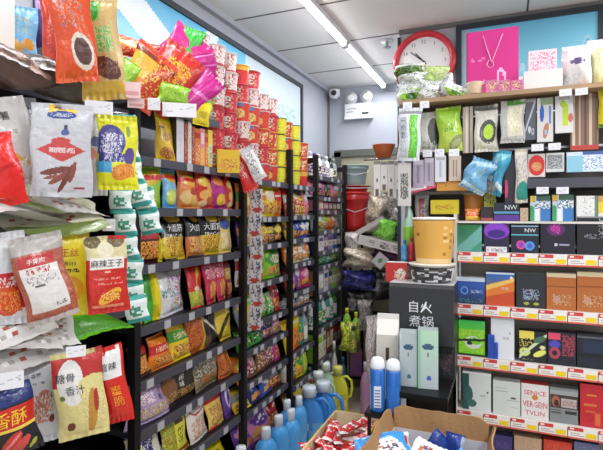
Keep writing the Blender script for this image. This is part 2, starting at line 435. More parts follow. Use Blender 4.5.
# ================================================================ the black racks along the left wall
XF = -1.3                                # front line of the shelves
RK = [  # name, label, y0, y1, heights of the shelf tops (low to high)
 ('snack_rack', 'near black rack with bagged snacks hanging from prongs', .2, 1.42, [.2, .62, .9, 1.2, 1.53, 1.93]),
 ('snack_rack', 'wide black rack of chips and spicy strips with grey rails', 1.42, 2.24, [.2, .475, .70, .893, 1.105, 1.345, 1.57, 1.77, 2.0]),
 ('snack_rack', 'black rack of snacks beneath the tall noodle cup stacks', 2.24, 2.85, [.2, .45, .61, .79, .93, 1.15, 1.367, 1.53, 1.745]),
 ('snack_rack', 'narrow black rack third from the far end aisle posts', 2.85, 3.32, [.2, .39, .61, .894, 1.016, 1.21, 1.378, 1.538, 1.744]),
 ('snack_rack', 'farthest black rack next to the stacked buckets', 3.32, 4.02, [.2, .42, .665, .929, 1.145, 1.26, 1.418, 1.576, 1.68, 1.84])]
RK[3] = RK[3][:1] + ('narrow black rack between noodle cup rack and farthest rack',) + RK[3][2:]
RHT = [1.96, 1.80, 1.97, 1.99, 1.98]
tagm = MB(); tagm.box(-.02, .02, -.003, 0, -.017, .015); TAGM = mat('tag_paper', 'b4b4b8', rough=.6); tagmesh = tagm.mesh('price_tag', TAGM)
tagw = MB(); tagw.box(-.022, .022, -.003, 0, -.014, .014); tagwide = tagw.mesh('price_tag_wide', TAGM)
trnd = random.Random(11)
for si, (nm, lb, y0, y1, zs) in enumerate(RK):
    o = link(nm, None, None, (XL + .2, (y0 + y1) / 2, 0))
    inv = Matrix.Translation((-(XL + .2), -(y0 + y1) / 2, 0))
    mb = MB(); mb.box(XL + .03, XL + .045, y0 + .01, y1 - .01, .05, RHT[si], M=inv); link('back_panel', mb.mesh('back_panel', BLACK), o)
    for y in ([y0] if si == 0 else []) + [y1]:
        mb = MB(); mb.box(XF - .005, XF + .03, y - .016, y + .016, 0, RHT[si], M=inv); link('post', mb.mesh('post', BLACK), o)
        for zb in (.1, RHT[si] - .06):
            mb = MB(); mb.box(XL + .046, XF - .006, y - .006, y + .006, zb, zb + .04, M=inv); link('brace', mb.mesh('brace', BLACK), o)
    for zi, z in enumerate(zs):
        ye = 2.01 if si == 1 and z > 1.9 else y1 - .021
        mb = MB(); mb.box(XL + .046, XF, y0 + .021, ye, z - .02, z, M=inv)
        sh = link('shelf', mb.mesh('shelf', SHELF), o)
        mb = MB(); mb.box(XF, XF + .012, y0 + .021, ye, z - .03, z + .005, M=inv)
        link('price_rail', mb.mesh('price_rail', RAIL), sh)
        if si == 0: continue
        n = {1: 4, 2: 4, 3: 3, 4: 3}[si]
        if ye == 2.01: n = 2
        for k in range(n):
            yy = y0 + .06 + (ye - y0 - .12) * (k + trnd.uniform(.1, .8)) / n
            link('price_tag', tagwide if si > 1 else tagmesh, sh, (XF + .0125 - (XL + .2), yy - (y0 + y1) / 2, z - .012), (0, 0, R(90)))
    tag(o, lb, 'rack')
# ---------------------------------------------------------------- packs on the racks: prints
PAL = dict(red='d3222a', yellow='f2d21f', orange='ee8120', green='3f9c3a', lime='8fd332', blue='2b55b5', navy='1d2a6b', purple='6c3a9c', pink='e58ab0', magenta='c42a80', white='eeeeee',
 black='1d1b1c', brown='7a4a2c', cream='efe2c0', teal='2d9c92', grey='9a9aa0', tan='c99f6d', maroon='7c1c26', sky='6db9e6', gold='c99a35')
FOOD = ['d98a35', 'b5561f', 'f0b65a', '8a3d1b', 'e8cf8a']
def gen(c1, c2, style, c3=None):
    k = f'{c1}_{c2}_{style}'
    if k in DES: return k
    b, a = PAL[c1], PAL[c2]; e = PAL[c3] if c3 else 'f3e8d0'
    if style == 'oval': sh = [('e', .5, .68, .38, .17, a), ('r', .25, .64, .75, .72, e), ('n', .12, .1, .88, .42, FOOD + [b], .75)]; ds = f'{c1} snack bag with {c2} oval'
    elif style == 'band': sh = [('r', 0, .45, 1, .72, a), ('n', .15, .5, .85, .66, [e, a, b], .8), ('n', .1, .08, .9, .38, FOOD, .6)]; ds = f'{c1} snack bag with {c2} band'
    elif style == 'bowl': sh = [('e', .5, .33, .4, .22, a), ('n', .2, .2, .8, .46, FOOD + [a], .8), ('n', .2, .68, .8, .84, [e], .7)]; ds = f'{c1} noodle bag with {c2} bowl'
    elif style == 'burst': sh = [('d', .5, .6, .48, .28, a), ('n', .2, .52, .8, .7, [e, a], .8), ('e', .35, .25, .25, .14, 'e2a34c', 20), ('e', .7, .22, .2, .1, 'c9752e', -25)]; ds = f'{c1} snack bag with {c2} burst'
    elif style == 'label': sh = [('r', .15, .2, .85, .75, e), ('r', .15, .55, .85, .75, a), ('n', .2, .25, .8, .5, [e, a, b], .7)]; ds = f'{c1} pack with {c2} label'
    else: sh = [('n', .05, .05, .95, .95, [a, b, e, b], .9)]; ds = f'{c1} and {c2} speckled pack'
    D(k, ds, b, sh); return k
D('chip1', 'lime chip bag with red oval', '9fd23c', [('r', 0, .0, .5, .4, '4b9f3a'), ('e', .5, .72, .42, .16, 'f0c52a', 10), ('l', .7, .05, .06, 'd8312c'), ('e', .35, .25, .25, .18, 'c8d94a'), ('n', .2, .1, .8, .4, ['c8dc52', '7cbf35', 'e4e86a'], .4)])
D('chip2', 'sky blue chip bag with lime slice print', '5fa8df', [('r', 0, .45, 1, 1, '7fbfe6'), ('e', .5, .78, .42, .14, 'f0c52a'), ('l', .78, 0, .05, 'd8312c'), ('e', .35, .28, .28, .2, 'c5e04c'), ('e', .35, .28, .2, .14, 'e0ec7a'), ('e', .8, .3, .15, .2, '2f78c9')])
D('chip3', 'orange chip bag with round crisps', 'f08a3e', [('e', .5, .74, .42, .15, 'f5cc3a'), ('l', .74, 0, .055, 'd8312c'), ('e', .3, .3, .25, .17, 'f5cf85'), ('e', .68, .22, .25, .17, 'e8b45a'), ('e', .6, .44, .18, .1, 'b83a2a')])
D('chip4', 'red chip bag with stacked golden crisps', 'd23a2c', [('e', .35, .75, .28, .14, 'f4c94c'), ('e', .7, .58, .26, .13, 'f1b23d'), ('e', .4, .38, .28, .14, 'f2ba62'), ('e', .65, .22, .26, .12, 'c65a3c'), ('e', .3, .15, .2, .1, 'f0cf9a')])
D('chip5', 'magenta chip bag with round yellow crisps', 'b32a7e', [('e', .3, .82, .26, .14, 'f08a2e'), ('e', .72, .75, .24, .14, 'ea5a2c'), ('l', .5, .1, .08, 'c93a9a'), ('e', .45, .28, .26, .17, 'f4c43a'), ('e', .8, .35, .18, .2, 'e8643c')])
D('spicy1', 'black spicy strip bag with yellow base', '16130f', [('r', 0, 0, 1, .5, 'e3c52c'), ('n', .1, .08, .9, .48, ['c9731f', 'f0d84a', 'd79a25', '8f3c14'], .75), ('e', .55, .9, .28, .08, 'e9b933'), ('n', .1, .5, .9, .56, ['f4f0e0', '16130f'], .6)], texts=[('t', .5, .7, .17, '大面筋', 'ffffff', 'h', .82)])
D('spicy2', 'black spicy strip bag with orange strips', '1a1210', [('r', 0, 0, 1, .48, 'dd7a3a'), ('n', .1, .08, .9, .46, ['f2a85c', 'b3481c', 'ecc9a0', 'f0d84a'], .75), ('e', .6, .9, .25, .08, 'e9b933')], texts=[('t', .5, .68, .17, '大面筋', 'ffffff', 'h', .82)])
D('spicy3', 'dark red bag with crisp orange strips', '4a1512', [('n', .05, .12, .95, .62, ['e8862c', 'f4b445', 'c5401f', 'f6cf68'], .95), ('r', 0, .7, 1, .9, 'b8261f')])
D('pale1', 'yellow bag with cream swirl and blue oval', 'f0d469', [('e', .5, .75, .4, .15, '4a5fae'), ('n', .1, .1, .9, .55, ['f5e6a8', 'e9c24a', 'f7f0d8'], .9)])
D('whitebig', 'large white puffed bag with pink lettering', 'e6e4e6', [('r', .3, .35, 1, .42, 'b9c6cf'), ('n', .3, .45, .9, .8, ['cc4a8a', 'e6e4e6', '8a5fb0', 'e6e4e6', 'e6e4e6'], .6), ('n', .05, .38, .5, .55, ['4a8a8a', 'e6e4e6', '9ab4b4'], .7), ('n', .2, .08, .9, .32, ['c23a30', 'e6e4e6', '6a9a4a', 'e6e4e6'], .5), ('r', .0, .9, 1, 1, 'a8283c'), ('e', .92, .3, .1, .2, 'b35a3a')])
D('yellowslim', 'slim glossy yellow bag', 'f2df1c', [('r', 0, .1, .4, .3, 'd9c410')])
D('greenslim', 'slim glossy green bag', '49b93a', [('r', .3, .4, .8, .8, '2e8f2c')])
D('redv', 'red bag over lime picture with yellow stroke', 'd42228', [('r', 0, 0, 1, .38, 'b6c23a'), ('n', .1, .03, .9, .36, ['e8d44a', '8fae2c', 'd9c77a'], .8), ('e', .55, .68, .28, .08, 'f4d02c', 40), ('e', .4, .42, .2, .06, 'f0e8c8')])
D('redpair', 'crimson bag with shrimp pictures', 'c9254a', [('n', .1, .55, .9, .9, ['f0d0d8', 'c9254a', 'e0607a'], .8), ('e', .5, .3, .3, .2, 'f0a050'), ('n', .2, .1, .8, .45, ['f2c060', 'e07a3a', 'c9254a'], .6), ('r', .9, 0, 1, 1, 'e8c84a')])
D('darkchar', 'dark brown bag with vertical white lettering', '2a221c', [('e', .22, .5, .2, .28, '8c5a34'), ('n', .05, .1, .95, .35, ['c98a48', '6a3c1e', 'd9b070', '3c6a2c'], .8)], texts=[('t', .55, .85, .17, '烧烤味', 'f4f2ea', 'v'), ])
D('lilacchar', 'lilac bag with vertical black lettering', 'b8a2c9', [('r', 0, .82, 1, 1, '5a3c96'), ('n', .05, .45, .6, .8, ['f0e4ea', 'd98aa8', 'b8a2c9', 'f4f0f4'], .9), ('n', .1, .1, .9, .4, ['d8c2da', 'c8b04a', 'b98a5a', 'e0dce8'], .8)], texts=[('t', .78, .85, .16, '的小吃', '1a1418', 'v')])
D('tanchar', 'tan bag with grey lettering', '8a7a5c', [('n', .05, .3, .95, .95, ['b0a890', '5c4c34', 'd8d4c4', '6a5a40', '3c5a2c'], .9), ('n', .2, .08, .9, .35, ['c2803a', '7c4a24'], .7)])
D('orchar', 'orange and red snack bag with yellow strip', 'c25a24', [('r', .7, 0, .9, 1, 'e6c43a'), ('n', .05, .1, .65, .9, ['e08a3a', '8c2c18', 'c25a24'], .8)])
D('blackdiag', 'black bag with white diagonal', '241c18', [('l', .8, -.6, .06, 'e6dcc8'), ('r', 0, 0, .3, .3, '5a3c20')])
D('yelldiag', 'yellow bag with dark corner', 'e6c832', [('l', .1, .7, .1, '3a3018'), ('r', .6, .7, 1, 1, 'f2e06a')])
D('navyoct', 'navy and cream bag with dark spots', '20308a', [('e', .1, .5, .28, .45, 'e9e2b0'), ('n', .3, .05, 1, .95, ['20308a', 'ece6d4', '20308a', '141820'], .8), ('e', .75, .55, .15, .2, 'f0e8d0')])
D('yellimg', 'yellow green snack bag with brown square', 'e3dc34', [('r', .0, .1, .45, .8, 'a6b52a'), ('n', .0, .1, .45, .7, ['8aa028', 'd0c838', 'b0702a'], .7), ('r', .5, .62, .82, .85, '5c3a1c'), ('n', .55, .25, .8, .55, ['181410', 'e3dc34'], .6), ('n', 0, 0, 1, .14, ['8a4a20', 'b46a30'], 1)])
D('whiteoval', 'white bag with red ringed oval', 'ece2d8', [('e', .5, .72, .4, .16, 'd0282c'), ('e', .5, .72, .34, .12, 'f4f0ec'), ('n', .25, .68, .75, .76, ['d0282c', 'f4f0ec'], .8), ('n', .1, .05, .9, .5, ['d8a27a', 'ece2d8', 'b87a50', 'e8c8a0'], .8)])
D('redyel', 'bright red and yellow bag with nut picture', 'e0281f', [('r', 0, 0, 1, .62, 'eecb5a'), ('n', .1, .05, .9, .55, ['c98838', 'f2dc8a', 'a8602a'], .8)])
D('purp', 'purple bag with white oval', '5a3290', [('e', .5, .55, .35, .3, 'd8ccea'), ('e', .5, .5, .22, .18, '5a3290')])
D('redflat', 'red and white bag lying back', 'c8202c', [('e', .3, .6, .25, .2, 'f4f0f0'), ('e', .7, .35, .2, .2, 'f0e8e4'), ('n', .2, .2, .8, .8, ['c8202c', 'ecdede', 'c8202c'], .5)])
D('tanyel', 'orange bag with yellow corner and white stripe', 'c8803a', [('r', .55, 0, 1, .6, 'e8c424'), ('l', .2, .6, .08, 'f0ece4'), ('n', 0, .3, .5, .9, ['b0602a', 'd89a4c'], .8)])
D('whitered', 'grey white bag with red patch', 'c9ccd0', [('n', .1, .5, .9, .9, ['6a7078', 'eef0f2', 'c9ccd0'], .8), ('e', .6, .2, .35, .18, 'cf3a30'), ('n', .1, .02, .9, .3, ['d8402c', 'e8a030', 'c9ccd0'], .5)])
D('yellpack', 'glossy yellow bag with brown picture', 'f0dc14', [('e', .5, .25, .35, .15, 'd89a2c'), ('n', .3, .5, .7, .7, ['5c4a10', 'f0dc14'], .5)])
D('slimred', 'slim brown and red stick pack', 'a8402a', [('n', .1, .1, .9, .95, ['5c2418', 'd86a3a', 'a8402a', 'e8c49a'], .8)])
D('slimwhite', 'slim white stick pack', 'eae6e0', [('n', .3, .1, .7, .9, ['c8b8a8', 'eae6e0', '6a5a50'], .5)])
D('slimorange', 'slim orange stick pack', 'e0782c', [('n', .1, .1, .9, .6, ['f4b060', 'c84a20', 'f0e0b0'], .8), ('r', 0, .75, 1, .9, 'c9241c')])
D('slimpink', 'slim pink and yellow stick pack', 'e8949c', [('n', .1, .05, .9, .5, ['f4cc50', 'e89a3a'], .8), ('r', .2, .6, .8, .9, 'f0dada')])
D('slimgreen', 'slim yellow pack with green picture', 'ecd23c', [('r', .15, .1, .85, .6, 'd8e4d0'), ('n', .2, .12, .8, .58, ['5a8a5c', 'e8ece0', '8ab0a0'], .8)])
D('yelltall', 'tall yellow bag with red lettering', 'f3cb1c', [('n', .25, .42, .8, .58, ['c9302a', 'f3cb1c', 'e8e0d0'], .7), ('e', .5, .17, .38, .12, 'c8752c'), ('n', .2, .08, .8, .26, ['e8a84a', '8a401c'], .6), ('e', .2, .7, .14, .02, '8a5a10')])
D('whitetall', 'tall plain white box', 'e4e4ea', [('n', .35, .2, .65, .8, ['c4c4cc', 'e4e4ea', 'e4e4ea'], .5)], side='3a3c40')

POS = ['leftmost', 'second from left', 'third from left', 'fourth from left', 'fifth from left', 'sixth from left', 'seventh from left', 'eighth from left', 'ninth from left', 'tenth from left', 'eleventh from left', 'twelfth from left', 'thirteenth from left', 'fourteenth from left']
RN = ['near rack', 'chip rack', 'noodle rack', 'narrow rack', 'farthest rack']
ORD = ['top', 'second', 'third', 'fourth', 'fifth', 'sixth', 'seventh', 'eighth', 'ninth', 'bottom']
MC = {}
def pack_mesh(kind, dn, w, h, t, big):
    k = (kind, dn, round(w, 3), round(h, 3))
    if k in MC: return MC[k]
    sd = len(MC); nm = 'pack_' + str(sd)
    if kind == 'bag': r = pouch(nm, w, h, t, dn, 40 if big else 14, 46 if big else 18, sd)
    elif kind == 'box': r = boxy(nm, w, h, t, dn, 22 if big else 10, 28 if big else 14, sd)
    elif kind == 'bottle':
        d = DES[dn]; r = bottle(nm, min(w, t) / 2, h, '%02x%02x%02x' % tuple(int(255 * q) for q in H(d['base'])), d['back'], [s[5] for s in d['shapes'] if s[0] == 'r'] or None, n=14)
    elif kind == 'cup': r = cup(nm, w / 2, h, dn, 22, 8, sd, lid=DES[dn]['top'])
    MC[k] = r; return r
NAMES = dict(bag='snack_bag', box='snack_box', bottle='bottle', cup='noodle_cup')
CATS = dict(bag='snack bag', box='box', bottle='bottle', cup='noodle cup')
def fill(si, row, items, xoff=0, lean=8, big=None, h=None, nm=None, start=None, end=None, yaw=0):
    """row counts the shelves from the top; items: (kind, design, width[, height, thickness])"""
    y0, y1, zs = RK[si][2], RK[si][3], RK[si][4]
    z = zs[::-1][row]; gap = (zs[::-1][row - 1] if row else z + .3) - z - .024
    rn = random.Random(si * 31 + row)
    tot = sum(i[2] for i in items); y0 += .03; y1 -= .03
    if start is not None: y0 = start
    if end: y1 = end
    sp = (y1 - y0) / tot
    y = y0
    g = f'packs on {ORD[row] if z > .3 else "bottom"} shelf of the {RN[si]}'
    for k, it in enumerate(items):
        kind, dn, w_ = it[:3]; hh = min(it[3] * 1.1 if len(it) > 3 else .24, gap * (.97 if kind != 'bag' else 1.0)); th = it[4] if len(it) > 4 else .05
        ww = w_ * min(sp, 1.3) * (1.06 if kind == 'bag' else .97); cy = y + w_ * sp / 2; y += w_ * sp
        me = pack_mesh(kind, dn, ww, hh, th if kind != 'cup' else ww, si == 1)
        ln = R(lean + rn.uniform(-3, 3)) if kind == 'bag' else 0
        dep = .014 + th / 2
        if kind in ('bottle', 'cup'): dep = .02 + ww / 2
        ds = DES[dn]['desc']
        if kind == 'bottle': ds = ds.replace('pack', 'bottle')
        if kind == 'box': ds = ds.replace('pack', 'box').replace('snack bag', 'snack box')
        if kind == 'cup': ds = ds.replace('noodle bag', 'noodle cup')
        lab = f'{ds}, {POS[k]}, {ORD[row] if z > .3 else "bottom"} shelf of {RN[si]}'
        thing(nm or NAMES[kind], me, lab, CATS[kind], (XF - dep + xoff, cy, z + .002), (-ln, 0, R(90 - yaw + rn.uniform(-5, 5))), g)
B_ = 'bag'
# wide chip rack (shelves counted from the top; top one is the pile's shelf)
fill(1, 1, [(B_, 'yelltall', .13, .25, .03), ('box', 'whitetall', .06, .2, .1), ('box', 'slimred', .035, .17, .03), ('box', 'slimwhite', .03, .18, .03), ('box', 'slimred', .035, .165, .03), ('box', 'slimorange', .045, .16, .04),
  ('box', 'slimpink', .045, .165, .04), ('box', 'slimorange', .03, .15, .03), ('box', 'slimgreen', .045, .17, .04)], start=1.60, end=1.99, big=True)
fill(1, 2, [(B_, 'chip4', .07), (B_, 'chip1', .13), (B_, 'chip2', .13), (B_, 'chip3', .14), (B_, 'chip4', .13), (B_, 'chip5', .14), (B_, 'chip4', .07)], lean=4)
fill(1, 3, [(B_, 'spicy3', .15, .13), (B_, 'yellpack', .03, .1), (B_, 'spicy1', .15), (B_, 'spicy2', .12), (B_, 'spicy1', .12), (B_, 'pale1', .12)], lean=5)
fill(1, 4, [(B_, 'orchar', .09), (B_, 'greenslim', .05), (B_, 'yellowslim', .05), (B_, 'whitebig', .21, .23, .08), (B_, 'redv', .15), (B_, 'redpair', .1), (B_, 'redpair', .1), (B_, gen('maroon', 'gold', 'band'), .05)], lean=8)
fill(1, 5, [(B_, 'spicy3', .12, .12), (B_, gen('orange', 'red', 'band'), .13, .13), (B_, gen('yellow', 'green', 'band'), .12), (B_, 'orchar', .12), (B_, 'blackdiag', .12), (B_, 'yelldiag', .12)], lean=12)
fill(1, 6, [(B_, 'lilacchar', .2, .24), (B_, 'darkchar', .2, .24), (B_, 'tanchar', .19, .24), (B_, 'orchar', .12)], lean=10)
fill(1, 7, [(B_, 'navyoct', .2), (B_, 'yellimg', .17), (B_, 'whiteoval', .15), (B_, 'redyel', .14), (B_, 'purp', .07)], lean=12)
fill(1, 8, [(B_, 'redflat', .2, .18), (B_, 'tanyel', .17, .18), (B_, 'whitered', .15, .18), (B_, 'yellpack', .16, .18)], lean=35, xoff=.02)
def G(c1, c2, st, w=.11, h=.19, t=.05, k='bag'): return (k, gen(c1, c2, st), w, h, t)
# rack under the noodle cups
fill(2, 1, [G('orange', 'green', 'band'), G('yellow', 'orange', 'oval'), G('yellow', 'orange', 'oval'), G('yellow', 'cream', 'oval'), G('orange', 'red', 'oval')])
fill(2, 2, [G('purple', 'orange', 'band', .06, .19, .05), G('yellow', 'purple', 'band', .07), G('orange', 'purple', 'oval', .1), G('tan', 'yellow', 'band', .08), G('black', 'yellow', 'band', .08), G('black', 'yellow', 'burst', .08)])
fill(2, 3, [G('white', 'red', 'band'), G('tan', 'brown', 'label', .1), G('orange', 'cream', 'label', .09), G('lime', 'green', 'burst', .12), G('green', 'cream', 'band', .1)])
fill(2, 4, [G('grey', 'yellow', 'burst', .1, .14), G('yellow', 'lime', 'oval', .14, .16), G('lime', 'grey', 'speck', .12, .13), G('green', 'cream', 'speck', .12, .12), G('red', 'maroon', 'band', .09)], lean=14)
fill(2, 5, [G('green', 'lime', 'speck', .17, .12), G('green', 'black', 'speck', .15, .12), G('purple', 'black', 'band', .14, .12), G('grey', 'pink', 'band', .1, .12)], lean=25)
fill(2, 6, [G('orange', 'yellow', 'burst', .1, .17), G('brown', 'pink', 'speck', .13, .15), G('brown', 'tan', 'speck', .13, .15), G('brown', 'pink', 'speck', .12, .15), G('magenta', 'pink', 'oval', .1, .15)], lean=16)
fill(2, 7, [G('yellow', 'grey', 'band', .12, .14), G('navy', 'blue', 'burst', .15, .14), G('blue', 'white', 'burst', .14, .14), G('maroon', 'grey', 'band', .12, .13)], lean=30)
fill(2, 8, [G('purple', 'pink', 'burst', .15, .18), G('pink', 'purple', 'burst', .15, .18), G('maroon', 'red', 'band', .13, .18)], lean=20)
# narrow rack
fill(3, 1, [G('red', 'white', 'band', .08), G('maroon', 'orange', 'oval', .09), G('cream', 'red', 'band', .09, .14), G('yellow', 'red', 'band', .09, .13), G('pink', 'white', 'oval', .09)])
fill(3, 2, [G('yellow', 'brown', 'band', .09), G('yellow', 'brown', 'band', .09), G('navy', 'blue', 'band', .08), G('blue', 'white', 'burst', .09), G('blue', 'white', 'burst', .08)])
fill(3, 3, [G('orange', 'cream', 'burst', .12), G('cream', 'orange', 'oval', .12), G('tan', 'white', 'band', .1), G('white', 'orange', 'burst', .1)])
fill(3, 4, [G('maroon', 'red', 'band', .08), G('purple', 'pink', 'burst', .12, .15), G('purple', 'white', 'oval', .12), G('magenta', 'pink', 'burst', .14)])
fill(3, 5, [('bottle', gen('white', 'blue', 'label'), .08, .1, .08), G('blue', 'white', 'oval', .12, .1), G('grey', 'white', 'oval', .12, .1), G('white', 'grey', 'band', .1, .1)])
fill(3, 6, [G('yellow', 'orange', 'burst', .13, .2), G('orange', 'yellow', 'oval', .13, .24), G('teal', 'green', 'band', .06, .2), ('bottle', gen('grey', 'white', 'label'), .08, .22, .07)])
fill(3, 7, [('bottle', gen('white', 'cream', 'label'), .1, .18, .08), G('brown', 'tan', 'speck', .1, .18), G('yellow', 'green', 'burst', .12, .18), G('lime', 'yellow', 'speck', .11, .18)])
fill(3, 8, [G('brown', 'tan', 'band', .12, .15), G('black', 'yellow', 'burst', .12, .15), G('yellow', 'black', 'burst', .12, .15)])
# farthest rack
def row4(r, cs, k='box', w=.08, h=.15, st='label'):
    fill(4, r, [G(a, b, st, w, h, .06, k) for a, b in cs])
row4(0, [('white', 'purple'), ('purple', 'white'), ('white', 'black'), ('grey', 'purple'), ('white', 'grey'), ('black', 'white'), ('grey', 'black')], 'bottle', .09, .17)
row4(1, [('pink', 'red'), ('black', 'pink'), ('purple', 'pink'), ('black', 'grey'), ('pink', 'purple'), ('grey', 'white')], 'bag', .1, .14, 'oval')
row4(2, [('pink', 'white'), ('pink', 'cream'), ('maroon', 'pink'), ('black', 'pink'), ('brown', 'grey'), ('black', 'white')], 'box', .1, .09)
row4(3, [('grey', 'lime'), ('lime', 'white'), ('cream', 'lime'), ('orange', 'yellow'), ('orange', 'cream'), ('grey', 'teal')], 'bag', .1, .13, 'oval')
row4(4, [('navy', 'white'), ('white', 'purple'), ('purple', 'grey'), ('grey', 'purple'), ('blue', 'navy'), ('black', 'grey')], 'box', .1, .12)
row4(5, [('navy', 'green'), ('green', 'black'), ('green', 'teal'), ('teal', 'white'), ('green', 'tan'), ('black', 'green')], 'bag', .1, .1, 'speck')
row4(6, [('tan', 'white'), ('grey', 'white'), ('white', 'blue'), ('grey', 'black'), ('lime', 'grey'), ('grey', 'tan')], 'box', .09, .17)
row4(7, [('white', 'teal'), ('teal', 'white'), ('teal', 'green'), ('white', 'green'), ('teal', 'white'), ('white', 'teal'), ('green', 'white')], 'bottle', .08, .2)
row4(8, [('lime', 'cream'), ('cream', 'lime'), ('white', 'green'), ('maroon', 'tan'), ('brown', 'cream'), ('maroon', 'red'), ('black', 'red')], 'box', .08, .22)
row4(9, [('white', 'red'), ('red', 'white'), ('white', 'grey'), ('red', 'orange'), ('white', 'blue'), ('teal', 'white')], 'bottle', .09, .19)

# ================================================================ loose placement helpers
def face(p, off=0): return math.atan2(-p.x, p.y) + R(off)
CNT = [0]
def put(kind, dn, x0, x1, y0, y1, d, label, cat, name=None, off=0, roll=0, lean=0, t=.03, group=None, nx=None, flat=.06, wr=1.0, z=None, n=24, lid='e8e0d0', taper=.8, sy=1, parts=None, seed=None):
    """stand or hang one thing at depth d; the column and row numbers fix its world size and place"""
    CNT[0] += 1; k = 'item_' + str(CNT[0]); sd = seed or CNT[0]
    p = pt((x0 + x1) / 2, y1, d)
    if z is not None: p.z = z
    ww = (x1 - x0) * d / F; hh = (y1 - y0) * d / F
    if kind == 'bag': me = pouch(k, ww, hh, t, dn, nx or 34, int((nx or 34) * 1.25), sd, flat, wr)
    elif kind == 'box': me = boxy(k, ww, hh, t, dn, nx or 22, int((nx or 22) * 1.25), sd)
    elif kind == 'cup': me = cup(k, ww / 2, hh, dn, 30, 14, sd, lid, taper)
    elif kind == 'bottle':
        dd = DES[dn]; me = bottle(k, ww / 2, hh, dd['base'], dd['back'], labs(dd), sy=sy, n=20, seed=sd)
    elif kind == 'jug':
        dd = DES[dn]; me = jug(k, ww, hh, ww * .6, dd['base'], dd['back'], labs(dd) or [dd['base']])
    if parts: me = ([('pack', me)] if not isinstance(me, list) else me) + parts(ww, hh, t)
    f_ = face(p, off)
    if roll:                                  # turn about the middle, not about the foot
        dx = hh / 2 * math.sin(R(roll)); p = p - Vector((dx * math.cos(f_), dx * math.sin(f_), hh / 2 * (math.cos(R(roll)) - 1)))
    return thing(name or NAMES.get(kind, kind), me, label, cat, p, (R(-lean), R(roll), f_), group)

# ================================================================ near rack: bags on prongs
D('jerky', '', 'c8c8ce', [('r', .28, .9, .72, .985, 'ecc94a'), ('e', .48, .955, .12, .018, '8a5a20'), ('e', .48, .875, .24, .045, '3a4c92'), ('n', .3, .855, .66, .9, ['3a4c92', 'c8cfe4', '3a4c92'], .6), ('e', .56, .745, .03, .03, '333a55'), ('e', .56, .69, .07, .035, '55609a'),
  ('d', .5, .5, .4, .125, 'c7443f'), ('n', .3, .47, .72, .53, ['f0dede', 'c7443f', 'e8b8b4'], .9), ('e', .5, .6, .16, .035, 'c7443f'), ('l', .25, .16, .03, 'c8c8ce'),
  ('e', .38, .28, .26, .035, '7c4136', 8), ('e', .45, .21, .2, .035, '8c4a3c', 22), ('e', .55, .2, .2, .04, '74392e', 50), ('e', .66, .27, .13, .04, '8a4a3a', 60), ('e', .3, .21, .12, .02, '94564a', 10), ('r', .68, .09, .86, .115, '9c2c4a')],
  texts=[('t', .48, .875, .05, '老川', 'e6e8f4'), ('t', .5, .5, .05, '麻辣牛肉', 'f8eeee')])
D('jerky2', '', 'c4c4ca', [('r', .1, .9, .5, .98, 'ecc94a'), ('e', .6, .65, .2, .06, '55609a'), ('e', .75, .35, .14, .1, 'c05a44', 60), ('d', .5, .5, .3, .08, 'd88a84')])
D('lemony', '', 'e2e018', [('e', .32, .62, .36, .24, '4a4690'), ('e', .3, .6, .24, .13, 'd8d4e8'), ('n', .05, .5, .6, .75, ['4a4690', 'e8e6f0', '4a4690', 'c8c0dc'], .8), ('r', .05, .36, .7, .48, '3c3a80'), ('e', .82, .45, .13, .12, '5a4a90'), ('n', .05, .36, .7, .48, ['c8c4de', '3c3a80'], .5), ('r', .02, .22, .38, .36, '4aa8d8'), ('e', .66, .24, .3, .1, 'dd8a2c', 10), ('n', .4, .17, .95, .32, ['c9681f', 'eaa43a', 'dd8a2c'], .7), ('e', .75, .78, .05, .08, '7aa03a')])
D('potchar', '', 'c8c4c2', [('n', .2, .2, .9, .3, ['caa24a', 'e0dcd8'], .4), ('e', .2, .42, .25, .1, 'd87a3c'), ('e', .6, .3, .1, .05, 'd9a22c')], texts=[('t', .4, .78, .1, '焗薯', '2a2424'), ('t', .65, .6, .05, '宝', '555050')])
D('plainred', '', 'e01812', [('l', .3, .3, .02, 'c01010')])
D('silver', '', 'c9c8cd', [('n', .2, .2, .8, .9, ['6a6870', 'c9c8cd', 'e4e4ea', 'c9c8cd'], .6), ('e', .5, .2, .3, .1, 'd8a08a')])
D('tealp', '', 'dfeae6', [('r', 0, .82, 1, 1, '2d9c92'), ('r', 0, 0, 1, .18, '2d9c92'), ('e', .5, .45, .35, .2, '3a8c6c'), ('n', .2, .3, .8, .7, ['dfeae6', '2d9c92', '4a7a4c', 'dfeae6'], .8)])
D('redwht', '', 'dadadd', [('r', 0, .18, 1, .56, 'c8202a'), ('e', .45, .28, .35, .18, 'd8501c'), ('n', .15, .15, .8, .38, ['e8702a', 'c83a18', 'f0a050'], .8), ('n', .1, .42, .9, .52, ['f0e0e0', 'c8202a'], .6), ('r', 0, 0, 1, .1, 'dadadd')])
D('clearmeat', '', 'b5aaa4', [('r', .0, 0, 1, .8, 'a8604c'), ('n', 0, .02, 1, .75, ['b0543c', '9c4c38', 'c07058', 'a8604c'], .9), ('r', 0, .8, 1, 1, 'aaa49e'), ('r', .12, .66, .8, .78, 'b8302c'), ('r', .12, .14, .85, .66, 'ddd8d4'), ('n', .25, .58, .7, .64, ['b8302c', 'ddd8d4'], .7), ('n', .2, .45, .8, .55, ['8a8684', 'ddd8d4', 'ddd8d4'], .5), ('r', .3, .42, .5, .45, '555'*2), ('n', .6, .17, .82, .22, ['444444', 'ddd8d4'], .6)], texts=[('t', .45, .715, .06, '手撕肉', 'f0e4e0')])
